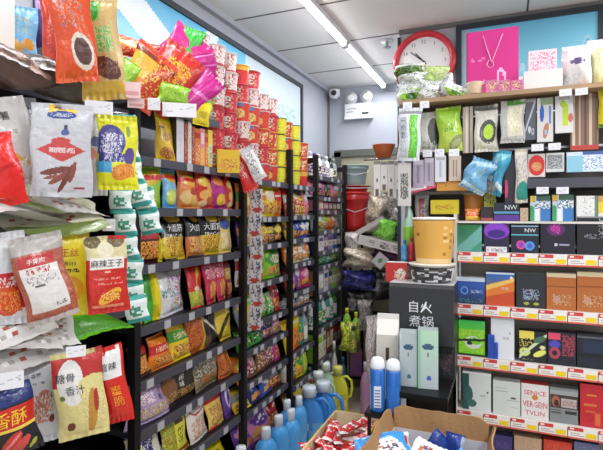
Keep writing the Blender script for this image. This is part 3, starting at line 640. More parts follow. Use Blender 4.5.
D('tyrant', '', 'ecdc24', [('e', .6, .32, .28, .16, 'f0a818'), ('e', .6, .32, .15, .09, 'f4c84a'), ('n', .35, .52, .8, .56, ['4a4010', 'ecdc24'], .6), ('r', .4, .94, .65, .96, '6a5a20')], texts=[('t', .5, .76, .1, '霸王丝', 'c8502a', 'h', .8), ('t', .6, .63, .055, '麻333', '2c2a14')])
D('prince', '', 'c92318', [('r', 0, .7, 1, 1, 'd9cfa0'), ('e', .2, .93, .2, .08, '6a5a30'), ('e', .75, .93, .2, .08, '6a5a30'), ('e', .48, .82, .2, .1, 'e8e0c0'), ('r', .1, .58, .92, .72, 'ece8e0'), ('r', .45, .52, .6, .55, 'e8b0a0'), ('n', .2, .44, .85, .46, ['e89a8a', 'c92318'], .8), ('n', .3, .38, .9, .4, ['e89a8a', 'c92318'], .8), ('e', .55, .22, .3, .07, 'e8b03a', 15), ('n', .35, .16, .8, .28, ['e8b03a', 'c92318', 'f0d080', 'd8681c'], .7), ('r', .1, .08, .85, .11, 'e88a6a')], texts=[('t', .5, .65, .095, '麻辣王子', '1c1a18', 'h', .78)])
D('navyred', '', '14141a', [('r', 0, .75, 1, 1, '1c2a6a'), ('r', 0, .42, 1, .72, 'c2281c'), ('r', 0, .4, 1, .44, 'e8c850'), ('e', .4, .22, .32, .08, 'c83430', 25), ('e', .5, .12, .34, .07, 'd24a42', 25), ('e', .45, .24, .24, .02, 'e88a84', 25), ('e', .8, .12, .12, .03, 'a8b03a', 30)], texts=[('t', .5, .57, .2, '香酥', 'f0c430')])
D('chickleg', '', 'c3c5c9', [('e', .45, .45, .28, .16, 'b06a52', 30), ('n', .2, .25, .75, .6, ['b87a62', 'c3c5c9', '8c4c3c', 'd0a890'], .6), ('e', .75, .28, .07, .05, '6a2c24'), ('n', .3, .72, .6, .75, ['6a6a70', 'c3c5c9'], .6)], texts=[('t', .35, .83, .055, '小香熟', '26262a')])
D('bonejuice', '', 'ddd08c', [('r', 0, .62, 1, 1, 'b8302c'), ('e', .35, .66, .26, .26, 'e8e6e2'), ('e', .8, .62, .3, .1, 'ddd08c'), ('n', .5, .15, .95, .55, ['c9b86a', 'ddd08c', 'e8e0b0', 'ddd08c'], .6), ('e', .7, .3, .09, .28, 'c08a3a', -15), ('e', .8, .42, .05, .14, 'a83424', -15), ('e', .25, .16, .08, .05, '6a2c24'), ('e', .15, .5, .05, .03, '6a7a4a')], texts=[('t', .25, .73, .1, '糖骨', '3a3c48'), ('t', .43, .58, .1, '香汁', '3a3c48')])
D('redscript', '', 'd02418', [('r', .1, .6, .9, .98, 'e4e2e0'), ('e', .3, .93, .16, .04, 'c83a34')], texts=[('t', .48, .75, .1, '蘑辣', '1c1c20'), ('t', .62, .44, .13, '爽脆', 'f09a28', 'v')])
D('whiteflat', '', 'd8d5d2', [('n', .1, .1, .9, .9, ['b0a8a4', 'd8d5d2', 'ecebe8', 'b85a50'], .35)])
D('creamflat', '', 'e2deC4'.lower(), [('r', 0, 0, 1, .2, '7a8a4a'), ('n', .1, .2, .9, .9, ['e8e4c4', 'd9d4a8', 'a84a3a'], .4)])
D('greenflat', '', '6ac41c', [('r', 0, .0, 1, .3, '4a9a18')])
D('orangebig', '', 'e2501c', [('n', .2, .55, .8, .85, ['8a8a8a', 'e2501c', 'e8a080', 'c84418', 'e2501c'], .6), ('e', .65, .3, .28, .18, 'e8d8c8', -20), ('e', .65, .3, .22, .13, '5a3a34', -20), ('n', .1, .0, .9, .1, ['e2501c', 'e8702a'], .8)])
D('orangeslim', '', 'd63c1c', [('l', .45, -.3, .04, 'b82c14'), ('n', .2, .5, .8, .9, ['d63c1c', 'e87a4a'], .4)])
D('peachgreen', '', 'd8b878', [('r', .1, .75, .6, 1, '9ac86a'), ('e', .35, .85, .2, .12, '3aa83a'), ('n', .1, .45, .8, .7, ['4ab84a', 'c8dc9a', 'd8c488', '68c458'], .8), ('e', .58, .3, .34, .1, '6a3a2c', -10), ('n', .3, .24, .85, .36, ['8a5a48', '4a2a20', 'a87864'], .7), ('r', 0, 0, 1, .17, 'd8b03a')])
D('bearblue', '', '7ab8e0', [('e', .35, .25, .22, .12, 'e0a838'), ('e', .75, .32, .2, .1, 'd8983a'), ('n', .3, .5, .8, .8, ['b8c0a0', '7ab8e0', '9ab8c8'], .5)])
D('whitepk', '', 'e4dcd2', [('g', 0, 0, 1, 1, 'e8dcc8', 'e4e4e6')])
D('purplepk', '', '4a2470', [('r', .1, .7, .9, .85, 'a890c0')])
D('meatclear', '', '6a5048', [('n', 0, 0, 1, 1, ['7a5a50', '4a3830', 'a88c80', '8c7468'], .8)])
D('darkclear', '', '5a524a', [('n', 0, 0, 1, 1, ['3c3632', '7a746c', 'a8a49c', '4a443e'], .8)])
g = 'bags hanging from prongs on the near rack'
def prong(ww, hh, t):
    m = MB(); m.tube([(0, .0, hh * .965), (0, .09, hh * .965), (0, .16, hh * .965)], .003, 'b0b0b4'); return []
def hangb(*a, **k): return put('bag', *a, name='hanging_bag', group=g, **k)
hangb('potchar', -14, 32, 97, 186, 1.22, 'white bag with black characters hanging behind a red corner, top left', 'snack bag', roll=-12, t=.03)
hangb('silver', 17, 39, 98, 178, 1.34, 'silvery grey slim bag between two white hanging bags, upper row', 'snack bag', roll=-6, t=.02)
hangb('plainred', -32, 18, 135, 208, 1.14, 'plain glossy red bag at the left edge, upper hanging row', 'snack bag', roll=-14, t=.03)
hangb('jerky2', 78, 106, 113, 196, 1.42, 'white beef jerky bag partly hidden behind its identical front neighbour', 'snack bag', t=.02)
hangb('jerky', 34, 90, 104, 197, 1.24, 'white beef jerky bag with red diamond, fully visible in front', 'snack bag', t=.022, nx=73, wr=.6)
hangb('lemony', 98, 137, 115, 190, 1.36, 'yellow bag with blue purple swirl hanging right of jerky bags', 'snack bag', t=.04, nx=57)
hangb('redwht', -14, 25, 232, 325, 1.2, 'white and red bag with orange food at left edge, middle row', 'snack bag', t=.04, roll=-4, nx=54)
hangb('tyrant', 44, 87, 232, 316, 1.33, 'bright yellow bag with orange circle, middle hanging row', 'snack bag', t=.025, nx=54, wr=.6)
hangb('clearmeat', 20, 68, 234, 322, 1.2, 'clear meat pouch with red banner and pale label, middle row', 'snack bag', t=.035, roll=-13, nx=70)
hangb('prince', 87, 127, 236, 313, 1.32, 'red strip snack bag with white name band, middle row', 'snack bag', t=.03, nx=64, wr=.6, roll=-3)
hangb('chickleg', 24, 60, 360, 442, 1.27, 'pale grey bag with roasted meat picture, lower hanging row', 'snack bag', t=.025, nx=54, roll=-3)
hangb('navyred', -10, 34, 385, 456, 1.13, 'black bag with sausages and red band, bottom left corner', 'snack bag', t=.03, nx=57, roll=-10)
hangb('bonejuice', 57, 104, 350, 438, 1.26, 'pale yellow and red bag with white rounded label, lower row', 'snack bag', t=.025, nx=70, roll=-6, wr=.6)
hangb('redscript', 97, 127, 345, 424, 1.31, 'narrow red bag with orange script hanging lowest right of near rack', 'snack bag', t=.02, nx=54, roll=-10)
# bags lying flat on the near rack's shelves
def lay(dn, px, w_, dep, z, label, ang, tilt=18, t=.025, X=-1.1, nm='snack_bag', sd=None):
    CNT[0] += 1; Y = onX(px, 214, X).y
    me = pouch('flat_' + str(CNT[0]), w_, dep, t, dn, 18, 22, CNT[0])
    return thing(nm, me, label, 'snack bag', (X, Y, z - .035), (R(-90 + tilt), 0, R(ang)), 'bags lying flat on the near rack')
for i, (dn, px, z, an, w_, dp, lb) in enumerate([('creamflat', 60, 1.545, 62, .26, .24, 'cream bag lying flat under the upper hanging row, bottom of the pile'), ('whiteflat', 40, 1.575, 95, .24, .24, 'white bag lying flat under the jerky bag, middle of the pile'),
   ('creamflat', 20, 1.605, 80, .26, .22, 'cream bag lying flat at the left edge, top of the pile'), ('whiteflat', 75, 1.575, 75, .2, .24, 'white bag lying flat with its tip pointing at the price card'), ('whiteflat', 25, 1.215, 85, .26, .26, 'greyish white bag lying flat above the lowest hanging row, undermost'),
   ('whiteflat', 15, 1.245, 70, .24, .26, 'greyish white bag lying flat at left above the black sausage bag'), ('whiteflat', 45, 1.245, 60, .18, .24, 'greyish white bag lying flat with its tip pointing right'), ('whiteflat', 10, 1.275, 80, .24, .26, 'greyish white bag lying flat at left edge, topmost of the grey ones'),
   ('greenflat', 100, 1.22, 75, .22, .26, 'bright green bag lying flat above the narrow red bag'), ('meatclear', 22, 1.945, 85, .22, .17, 'clear bag of dark dried meat lying on the near top shelf'),
   ('darkclear', 70, 1.945, 80, .26, .17, 'dark clear bag lying under the orange bags on top shelf')]):
    lay(dn, px, w_, dp, z, lb, an, t=.035 if z < 1.9 else .09)
# packs at the top of the near rack
g = 'packs at the top of the near rack'
def topb(kind, *a, **k): return put(kind, *a, group=g, **k)
topb('box', 'whitepk', -18, 12, 0, 62, 1.36, 'cream white box in the top left corner', 'box', t=.05, z=1.982)
topb('bag', 'bearblue', 6, 36, 6, 62, 1.40, 'light blue pack with two small yellow figures', 'snack bag', t=.03)
topb('bag', 'purplepk', 34, 47, -6, 48, 1.46, 'narrow purple pack between blue pack and orange bags', 'snack bag', t=.02)
topb('bag', 'orangeslim', 43, 66, -8, 82, 1.32, 'slim red orange bag left of the large orange bag', 'snack bag', t=.03, roll=-3)
topb('bag', 'orangebig', 54, 94, -12, 82, 1.25, 'large orange bag with oval dark picture at the top', 'snack bag', t=.04, nx=64, roll=-6)
topb('bag', 'peachgreen', 80, 121, -2, 100, 1.33, 'tan bag with green lettering hanging beside large orange bag', 'snack bag', t=.035, nx=64, roll=-6)
# teal sachet strips
sm = pouch('sachet', .07, .085, .016, 'tealp', 10, 12, 4)
def strip(pts_, label):
    p0 = pt(pts_[0][0], pts_[0][1], pts_[0][2])
    o = link('sachet_strip', None, None, p0)
    tp = pt(pts_[-1][0], pts_[-1][1] - 26, pts_[-1][2]) if pts_[-1][1] < pts_[0][1] else pt(pts_[0][0], pts_[0][1] - 26, pts_[0][2])
    hm = MB(); hm.tube([tp - p0, Vector((XF + .01, tp.y, tp.z + .02)) - p0, Vector((XF - .02, tp.y, tp.z + .02)) - p0], .003, 'b0b0b0'); link('hanger', hm.mesh('hanger', METAL), o)
    for x, y, d, rl in pts_: link('sachet', sm, o, pt(x, y, d) - p0, (0, R(rl), face(p0)))
    tag(o, label, 'sachet strip', 'teal and white sachet strips')
strip([(127, 140, 1.6, -5), (130, 162, 1.6, -8), (134, 184, 1.6, -10), (141, 206, 1.6, -14)], 'upper strip of teal and white sachets beside the yellow swirl bag')
strip([(121, 213, 1.55, -2), (126, 236, 1.55, -4), (129, 260, 1.55, -8), (131, 284, 1.55, 3), (136, 308, 1.55, -10), (139, 322, 1.5, -10)], 'lower strip of teal and white sachets beside the narrow red snack bag')
strip([(152, 234, 1.66, -10), (147, 212, 1.66, -10)], 'short two-piece strip of teal sachets before the spicy strip bags')
# small hanging price cards on the near rack
D('cardw', '', 'e6e6ea', [('n', .1, .3, .9, .8, ['b8b8c0', 'e6e6ea', 'e6e6ea'], .5)]); D('cardp', '', 'ecc8c8', [('r', .1, .2, .9, .45, 'dc9a9a')])
for x0, x1, y0, y1, d, dn, lb in [(86, 112, 101, 114, 1.3, 'cardw', 'white price card above the yellow swirl bag'), (103, 115, 219, 231, 1.42, 'cardw', 'small white price card above the red strip snack bag'),
   (-2, 22, 372, 389, 1.1, 'cardw', 'white price card above black sausage bag'), (67, 85, 346, 357, 1.2, 'cardw', 'white price card at top of pale yellow and red bag'), (124, 140, 82, 98, 1.6, 'cardp', 'pink price card below the tan bag with green lettering'),
   (128, 144, 98, 108, 1.62, 'cardp', 'pink price card lower of two beside tall yellow bag'), (148, 160, 98, 110, 1.7, 'cardw', 'white price card above the tall yellow bag'), (163, 196, 103, 117, 1.75, 'cardw', 'wide pale printed card above slim stick packs')]:
    put('box', dn, x0, x1, y0, y1, d, lb, 'price card', name='price_card', t=.002, nx=10, group='hanging price cards')

# ================================================================ pile on top of the chip rack
D('pringle', '', 'd8421c', [('r', 0, .3, .6, .9, 'f0b02c'), ('e', .3, .7, .25, .09, 'e8a838', 20), ('e', .5, .5, .25, .09, 'f4c458', 20), ('e', .35, .3, .25, .09, 'e09030', 20), ('l', .85, .0, .05, '7a2c14'), ('n', .5, .1, .95, .9, ['d8421c', 'f0c050', 'b0301c'], .5)])
D('flame', '', 'c8281c', [('e', .55, .5, .3, .3, 'e8941c'), ('n', .25, .2, .85, .8, ['e8941c', 'f4c040', '6a2010', 'd84c18'], .8)])
D('magenta', '', 'c41c7c', [('e', .5, .5, .25, .2, 'e8604a'), ('n', .15, .2, .85, .8, ['c41c7c', 'e04aa0', 'd84a5a'], .6)])
D('magplain', '', 'c42088', [('l', .4, .1, .04, 'e070b8')])
D('greenp', '', '38b83c', [('n', .1, .1, .9, .9, ['2c9c34', '5cd058'], .5)])
D('limep', '', '96cc2c', [('n', .1, .1, .9, .9, ['7ab820', 'c8e06a'], .5)])
D('smallry', '', 'd83a2c', [('r', 0, .4, 1, .7, 'f0c060'), ('n', .1, .1, .9, .9, ['e0503a', 'f0d080'], .4)])
D('yellsm', '', 'e8d41c', [('r', .2, .3, .8, .6, 'c8b010')])
D('pinkish', '', 'd9a9a4', []); 
g = 'bags piled on top of the chip rack'
for a in [('magenta', 166, 204, 32, 84, 2.0, 'magenta bag with red centre in pile, nearest the noodle cups', -35, .04), ('greenp', 185, 203, 30, 64, 2.02, 'green bag standing left of the top noodle cups', -15, .03),
   ('greenp', 200, 216, 66, 96, 2.02, 'green bag below the magenta bags beside red noodle cups', 5, .04), ('magplain', 184, 218, 56, 76, 1.93, 'glossy magenta bag end pointing towards the noodle cups', 10, .03),
   ('magplain', 192, 214, 72, 112, 1.9, 'long plain magenta bag slanting down beside red noodle cups', -48, .03), ('flame', 152, 190, 48, 108, 1.86, 'red bag with orange flame picture in the pile', -38, .04),
   ('smallry', 120, 160, 40, 58, 1.86, 'small red and cream bag on top of the pile', -5, .04), ('pringle', 130, 168, 52, 104, 1.76, 'orange bag with yellow curls tilted in the pile', -32, .05),
   ('limep', 122, 138, 62, 88, 1.66, 'lime bag corner left of the orange curls bag', -30, .03), ('limep', 165, 190, 86, 104, 1.78, 'lime bag at front of pile above slim packs', -12, .03),
   ('yellsm', 199, 213, 104, 124, 1.9, 'small yellow bag hanging beside red noodle cups', -8, .02), ('limep', 196, 216, 98, 108, 1.93, 'thin lime bag edge above the small yellow bag', -15, .02)]:
    gx = (a[2] - a[1]) * .1; gy = (a[4] - a[3]) * .08; a = (a[0], a[1] - gx - 4, a[2] + gx - 4, a[3] - gy, a[4] + gy) + a[5:]
    put('bag', *a[:7], 'snack bag', roll=-a[7], t=a[8], group=g, nx=40, off=8)

# ================================================================ noodle cups
RED = 'c9242c'
D('cupred', 'red noodle cup with white label', 'c42a34', [('r', .2, .15, .8, .76, 'dcc8c4'), ('n', .2, .15, .8, .76, ['e6d6d2', 'b8403c', 'd8b090', '6a5450', 'f0ece8', 'c89a5a'], .9), ('r', 0, .86, 1, 1, 'b81c26'), ('n', 0, .1, .2, .8, ['c42a34', 'e08a80'], .5), ('n', .8, .1, 1, .8, ['c42a34', 'e08a80'], .5)], top='c84a50')
D('cuppale', 'white and red patterned noodle cup', 'dcc8c2', [('n', .05, .1, .95, .9, ['b8484a', 'dcc8c2', 'efe6e2', 'c88a80', '8a7a70', 'e8e0dc'], .9), ('r', 0, 0, 1, .12, 'b8343a')], top='d8cfca')
D('cuporange', 'orange red noodle cup', 'cc3a24', [('n', .05, .1, .95, .85, ['d8702c', 'ecc878', 'cc3a24', 'f0e4d0', '8a5a3c'], .9), ('r', 0, .88, 1, 1, 'd84a30')], top='d8a860')
D('cupbowl', 'noodle cup with golden bowl picture', 'd23a2c', [('e', .5, .4, .35, .28, 'e0bc62'), ('n', .2, .2, .8, .6, ['e8cc80', 'b8803c', 'd8a84c', 'f0e4c0'], .9), ('r', .2, .75, .8, .95, '6a86b8')], top='c8c8c0')
D('cupyellow', 'yellow noodle cup with black lid', 'dcd828', [('n', .15, .15, .85, .8, ['e8e86a', 'c8c020', 'dcd828'], .7)], top='26281c')
D('cupgold', 'red noodle cup with yellow lid', 'd02c28', [('r', 0, .7, 1, 1, 'e8b03c'), ('n', .2, .2, .8, .6, ['d02c28', 'b02020', 'e04a3a'], .6)], top='e8b848')
D('boxyel', 'yellow noodle pack with red picture', 'e8c020', [('n', .1, .1, .9, .6, ['d8502c', 'e8c020', 'f0d86a', 'c89030'], .8)])
STK = [(1.83, -1.38, 2.0, ['cuppale', 'cuppale', 'cuppale']), (1.952, -1.37, 2.0, ['cuppale', 'cuppale', 'cuppale', 'cuppale']),
 (2.085, -1.37, 1.775, ['cupred', 'cupred', 'cupred', 'cuppale', 'cuppale', 'cuppale']), (2.208, -1.37, 1.775, ['cupred', 'cupred', 'cupred', 'cupred', 'cuppale', 'cuppale']),
 (2.345, -1.37, 1.75, ['cupbowl', 'cupred', 'cuppale', 'cupbowl', 'cupred', 'cupgold']), (2.468, -1.37, 1.75, ['cupred', 'cuppale', 'cupbowl', 'cupbowl', 'cuppale', 'cupred']),
 (2.59, -1.37, 1.75, ['cupbowl', 'cupred', 'cuporange', 'cupbowl', 'cuppale']), (2.71, -1.37, 1.75, ['cupbowl', 'cuporange', 'cuporange', 'cupred', 'cuppale']), (2.81, -1.34, 1.75, ['cupyellow', 'cupyellow', 'cupyellow', 'cupyellow']),
 (2.95, -1.37, 1.75, ['cuporange', 'cuporange', 'cupbowl', 'cuporange']), (3.08, -1.36, 1.75, ['cupyellow', 'cupyellow', 'cupyellow', 'cupyellow']), (3.21, -1.37, 1.75, ['cupgold', 'cuporange', 'cuporange'])]
CM = {}
for k in ('cupred', 'cuppale', 'cuporange', 'cupbowl', 'cupyellow', 'cupgold'): CM[k] = cup(k, .058 if k != 'cupyellow' else .045, .104, k, 36, 16, len(k), DES[k]['top'], .82)
for ci, (y, x, z, ks) in enumerate(STK):
    for li, k in enumerate(ks):
        thing('noodle_cup', CM[k], f"{DES[k]['desc']}, {POS[ci].replace(' from left', '')} stack from left, level {['one', 'two', 'three', 'four', 'five', 'six'][li]} from bottom".replace('leftmost stack from left', 'leftmost stack'), 'noodle cup',
              (x + trnd.uniform(-.006, .006), y + trnd.uniform(-.004, .004), z + li * .1052), (0, 0, R(90 + trnd.uniform(-25, 10))), 'noodle cups stacked on the racks')
# second line of pale cups behind the first stacks
put('box', 'boxyel', 217, 239, 150, 173, 2.36, 'yellow noodle pack with red picture in front of red cups', 'noodle pack', name='noodle_pack', t=.03, off=10)
# bag and sachet strip hanging on the post right of the chip rack
D('whitechar', '', 'e0dedd', [('n', .2, .2, .8, .9, ['3c3c40', 'e0dedd', 'b8b6b8', 'e0dedd'], .6), ('r', 0, 0, .15, 1, 'c8282c'), ('r', 0, .85, 1, 1, 'b8b8bc')])
D('redhang', '', 'd4241f', [('n', .1, .3, .6, .8, ['e8e0dc', 'd4241f', 'd4241f'], .6)])
put('bag', 'redhang', 236, 252, 148, 192, 2.42, 'red bag hanging behind white bag on the chip rack post', 'snack bag', name='hanging_bag', t=.02, roll=-22)
put('bag', 'whitechar', 244, 260, 146, 182, 2.40, 'white bag with dark characters hanging slanted on chip rack post', 'snack bag', name='hanging_bag', t=.02, roll=-28)
D('redsach', '', 'c4c0c4', [('e', .5, .12, .4, .1, 'b83c30'), ('r', .1, .3, .45, .8, 'c8c4c8'), ('n', .1, .25, .9, .95, ['b8b4b8', '3a3a4a', 'c8c6ca', '8a7c80'], .7)])
sm = pouch('sachet_red', .07, .12, .02, 'redsach', 10, 14, 5)
p0 = pt(256, 330, 2.48); o = link('sachet_strip', None, None, p0)
for i in range(6): link('sachet', sm, o, pt(254 + (i % 2) * 3, 330 - i * 23.5, 2.48) - p0, (0, R((-1) ** i * 4), face(p0)))
hm = MB(); hm.tube([(0, 0, .72), (XF - p0.x, .02, .72)], .003, 'b0b0b0'); link('hanger', hm.mesh('hanger', METAL), o)
tag(o, 'long strip of white and red sachets hanging on chip rack post', 'sachet strip')

# ================================================================ display stand on the right
YS = 1.95
def sx(px): return onY(px, 214, YS).x
def sz(px, py): return onY(px, py, YS).z
XA, XM, XB = sx(404), sx(456), .44
PEG = mat('peg_panel', '6e6a66', rough=.6, var=.1)
BEIGE = mat('beige_board', '9b9085', rough=.6, var=.08)
st = link('display_stand', None, None, ((XA + XB) / 2, YS + .15, 0)); sinv = Matrix.Translation((-(XA + XB) / 2, -(YS + .15), 0))
def part(name, m_, boxes, parent=None):
    mb = MB()
    for b in boxes: mb.box(*b, M=sinv)
    return link(name, mb.mesh(name, m_), parent or st)
part('back_panel', PEG, [(XA + .01, XB, YS + .25, YS + .27, 1.42, 1.97)])
part('back_panel', BEIGE, [(XM + .01, XB, YS + .1, YS + .115, .3, 1.42)])
part('top_board', WOOD, [(XA - .01, XB + .02, YS - .05, YS + .3, 1.984, 2.0)])
part('side_panel', PEG, [(XA, XA + .01, YS + .02, YS + .27, 1.1, 1.975)])
part('side_panel', BEIGE, [(XB, XB + .015, YS, YS + .27, 0, 1.975)])
part('side_panel', BEIGE, [(XA, XA + .015, YS + .12, YS + .27, 0, 1.1)])
part('upright', CREAM, [(XM - .006, XM + .004, YS - .02, YS + .1, .3, 1.55)])
TR = [1.405, 1.203, 1.003, .795, .60]
red = H('cf3a3a')
tgm = MB(); tw = (sx(540) - sx(512)) * .97
tgm.box(-tw / 2, tw / 2, -.0022, 0, -.042, 0, 'eeeae4')
tgm.box(-tw / 2, tw * .02, -.0026, -.0022, -.014, -.001, 'd23c3c'); tgm.box(-tw / 2, tw / 2, -.0026, -.0022, -.042, -.036, 'd86050')
tgm.box(tw * .1, tw * .46, -.0026, -.0022, -.034, -.017, 'f0d020'); tgm.box(-tw * .42, tw * .05, -.0026, -.0022, -.031, -.028, 'b8a8a4'); tgm.box(-tw * .42, -tw * .1, -.0026, -.0022, -.024, -.021, 'b8a8a4')
tgm.box(-tw * .44, -tw * .3, -.0029, -.0026, -.010, -.004, 'f4e8e4')
TAG = tgm.mesh('price_tag_printed', CARD)
for z in TR:
    s_ = part('shelf', CREAM, [(XM - .005, XB, YS - .01, YS + .095, z - .008, z)])
    for k in range(6):
        link('price_tag', TAG, s_, (XM + .006 + tw / .97 * (k + .5) - (XA + XB) / 2, YS - .0102 - (YS + .15), z))
s_ = part('shelf', RAIL, [(sx(527), XB, YS + .0, YS + .24, 1.645, 1.68)])
s_ = part('shelf', PEG, [(XA + .01, sx(527), YS + .03, YS + .24, 1.63, 1.64)])
s_ = part('shelf', CREAM, [(XM, XB, YS - .0, YS + .095, 1.515, 1.523)])
part('hook_bar', METAL, [(XA + .012, XB, YS + .19, YS + .2, 1.965, 1.972)])
part('hook_bar', METAL, [(XA + .012, XB, YS + .1, YS + .11, 1.80, 1.808)])
part('shelf', SHELF, [(XA + .012, XM - .008, YS - .04, YS + .2, 1.345, 1.36)])
tag(st, 'tall display stand of packets with price strips facing the aisle', 'display stand')
g = 'small price cards on the display stand'
for x0, y0, w_, lb in [(403, 102, 9, 'first price card from left under the wooden top board'), (420, 101, 9, 'second price card from left under the wooden top board'), (560, 89, 11, 'price card under wooden board below the white tissue bag'), (576, 88, 11, 'price card under wooden board above the wooden sticks'),
   (423, 150, 9, 'price card above the darker lilac card pack'), (435, 149, 9, 'price card above the white card pack'), (449, 149, 10, 'price card above the beige card pack'), (532, 144, 11, 'price card above the round red pack'), (549, 143, 11, 'price card above the dark framed square pack'),
   (537, 187, 11, 'left price card on the dark shelf above toothpaste boxes'), (557, 187, 11, 'right price card on the dark shelf above toothpaste boxes')]:
    put('box', 'cardw', x0, x0 + w_, y0, y0 + 7, dY(x0 + 5, YS - .06 if y0 < 120 else YS - .015), lb, 'price card', name='price_card', t=.002, nx=8, group=g)
def rb(kind, dn, x0, x1, y0, y1, label, cat, name, Y=YS, z=None, t=.03, off=None, **k):
    xc = (x0 + x1) / 2; d = dY(xc, Y); p = onY(xc, y1, Y)
    fx = (onY(x1, 214, Y).x - onY(x0, 214, Y).x) / ((x1 - x0) * d / F)
    xx = (x1 - x0) * fx / 2
    if z is not None: y1n = 214 + (EYE - z) * F / d; y0 = y0; y1 = y1n
    oo = -math.degrees(face(p)) if off is None else off - math.degrees(face(p))
    if kind == 'cup' or kind == 'bottle': xx = (x1 - x0) / 2
    return put(kind, dn, xc - xx, xc + xx, y0, y1, d + t / 2, label, cat, name=name, t=t, off=oo, z=z, **k)
# --- cigarette style packs
D('ggreen', '', '2c7a58', [('g', 0, 0, 1, 1, '4a9a86', '1c6a3c'), ('l', -.2, .9, .28, '6aa8a0')], side='1c4c34', top='c8d8c8')
D('gpurple', '', '2a1a4c', [('r', 0, 0, 1, 1, '241846'), ('e', .5, .72, .5, .28, '8438c0'), ('e', .5, .62, .36, .14, '3a1c78'), ('r', 0, .22, 1, .4, '1c1838'), ('r', .1, 0, .92, .18, 'e0dce0'), ('n', .14, .02, .88, .15, ['e0dce0', '5a5464'], .6)], side='1c1438', top='5a3290')
D('gglow', '', '14182c', [('e', .36, .28, .17, .16, 'd84a9c'), ('e', .36, .28, .1, .1, '8a3ab8'), ('e', .68, .25, .18, .16, '4a9ad8'), ('e', .68, .25, .1, .1, '4a5ac8'), ('r', 0, .62, 1, .65, '6ac0d0'), ('r', 0, .92, 1, .96, '8ab0c0')], side='101424', texts=[('t', .7, .8, .14, 'NW', 'e8e8f0')])
D('gmag', '', '151024', [('e', .45, .75, .26, .2, '5a1c60'), ('e', .43, .78, .14, .14, 'b02890'), ('n', .3, .6, .56, .92, ['d84ab8', '151024', '8a2880'], .35), ('e', .45, .28, .05, .05, 'c8c8d8'), ('r', .55, .26, .85, .3, '9a98b0'), ('r', 0, .97, 1, 1, 'c8c0d8')], side='0c0a18', top='d8d8e0')
D('gdragon', '', '141218', [('n', .6, .4, 1, .95, ['9a98a0', '141218', '141218', 'c8c6cc'], .45), ('n', .2, .42, .55, .55, ['7a7880', '141218'], .5), ('r', 0, .97, 1, 1, '8a8890')], side='0c0a10')
D('gblue', '', '24489c', [('g', 0, 0, 1, .8, '1c3050', '2c58b8'), ('r', 0, .86, 1, 1, 'c8d4e8'), ('e', .28, .5, .14, .16, '6a9ad8'), ('e', .28, .5, .09, .1, '24489c'), ('n', .5, .42, .9, .55, ['a8c0e0', '2c50a4'], .6), ('n', .1, .05, .95, .2, ['4a7a88', '1c3050'], .5)], side='1c3878', top='e0e4ec')
D('gblor', '', '2c78c8', [('g', 0, 0, 1, 1, 'e0601c', '1c68c0'), ('l', .5, .25, .1, 'e8c060'), ('l', .3, .3, .14, 'e07a24'), ('l', .05, .2, .2, 'c84a18'), ('e', .9, .85, .05, .04, 'e8e0d8'), ('r', 0, .94, 1, 1, 'd0d8e0')], side='1c50a0', texts=[('t', .68, .52, .1, '中南', 'dcd8d0')])
D('gorn', '', '24262a', [('e', .4, .38, .18, .15, '8a7ac8'), ('e', .4, .38, .1, .09, '24262a'), ('n', .22, .22, .8, .55, ['24262a', '9a98a8', '24262a', '6ac0a8', 'b8a0d8'], .5), ('e', .35, .12, .1, .04, 'a8a83a'), ('e', .68, .12, .1, .04, 'a8a83a')], side='16171a', top='8a8a8c')
D('gcopper', '', 'b4652a', [('r', 0, .62, 1, .66, '8a4818'), ('r', 0, .9, 1, 1, 'd8c8a0'), ('n', .2, .12, .85, .42, ['b4652a', 'c8a878', '8a4a20', 'b4652a', 'd8b890'], .6), ('e', .35, .28, .12, .1, 'c0907a')], side='8a4818', top='e8e0cc')
D('glime', '', '7ed428', [('n', .05, .1, .95, .75, ['a8e03a', '7ed428', 'c0e058'], .6), ('g', 0, .75, 1, 1, '5ad040', '3cc85a'), ('e', .55, .38, .32, .18, 'dce8d8'), ('e', .6, .42, .28, .1, '7ed428'), ('l', .42, .05, .035, '20301c'), ('e', .42, .36, .1, .06, '24401c'), ('r', 0, 0, 1, .05, '1c2418')], side='2a6a1c', top='1c2418')
D('gwhite', '', 'e4e6ea', [('e', .82, .62, .03, .03, '8a8c94')], side='2c5cb0', top='d8dce4', texts=[('t', .65, .5, .07, '中支', '70727a')])
D('gblue2', '', '1c4cb0', [('e', .5, .97, .5, .1, '2c5cc0')], side='1a3c90')
D('ggraf', '', '17181a', [('r', 0, .74, .55, 1, 'e8d858'), ('n', .0, .5, .5, .78, ['17181a', 'e8d858'], .3), ('e', .2, .32, .2, .14, 'd4dc78'), ('e', .2, .32, .09, .05, '17181a'), ('l', .15, .75, .06, 'd0dcb0'), ('e', .75, .75, .22, .1, '4a7058', 20), ('e', .75, .3, .24, .09, 'e8e870', 20), ('e', .85, .5, .1, .07, 'dce0b0'), ('n', .1, .05, .55, .1, ['8a8c80', '17181a'], .5)], side='101012')
D('gredg', '', '1c1a2c', [('r', .02, .76, .46, .97, 'e0486a'), ('e', .25, .62, .2, .12, '4a48b8'), ('e', .25, .36, .2, .18, 'b04050'), ('e', .25, .36, .1, .08, '1c1a2c'), ('n', .52, .3, .95, .92, ['1c1a2c', 'c04858', '8a3040'], .8)], side='14121c')
D('gdark', '', '141826', [('r', 0, .88, 1, .93, '5a6068'), ('r', 0, .35, 1, .42, '0a0c12'), ('r', .2, .45, .9, .8, '1a2a48'), ('n', .1, .1, .9, .3, ['1c2436', '141826'], .5)], side='0a0c12')
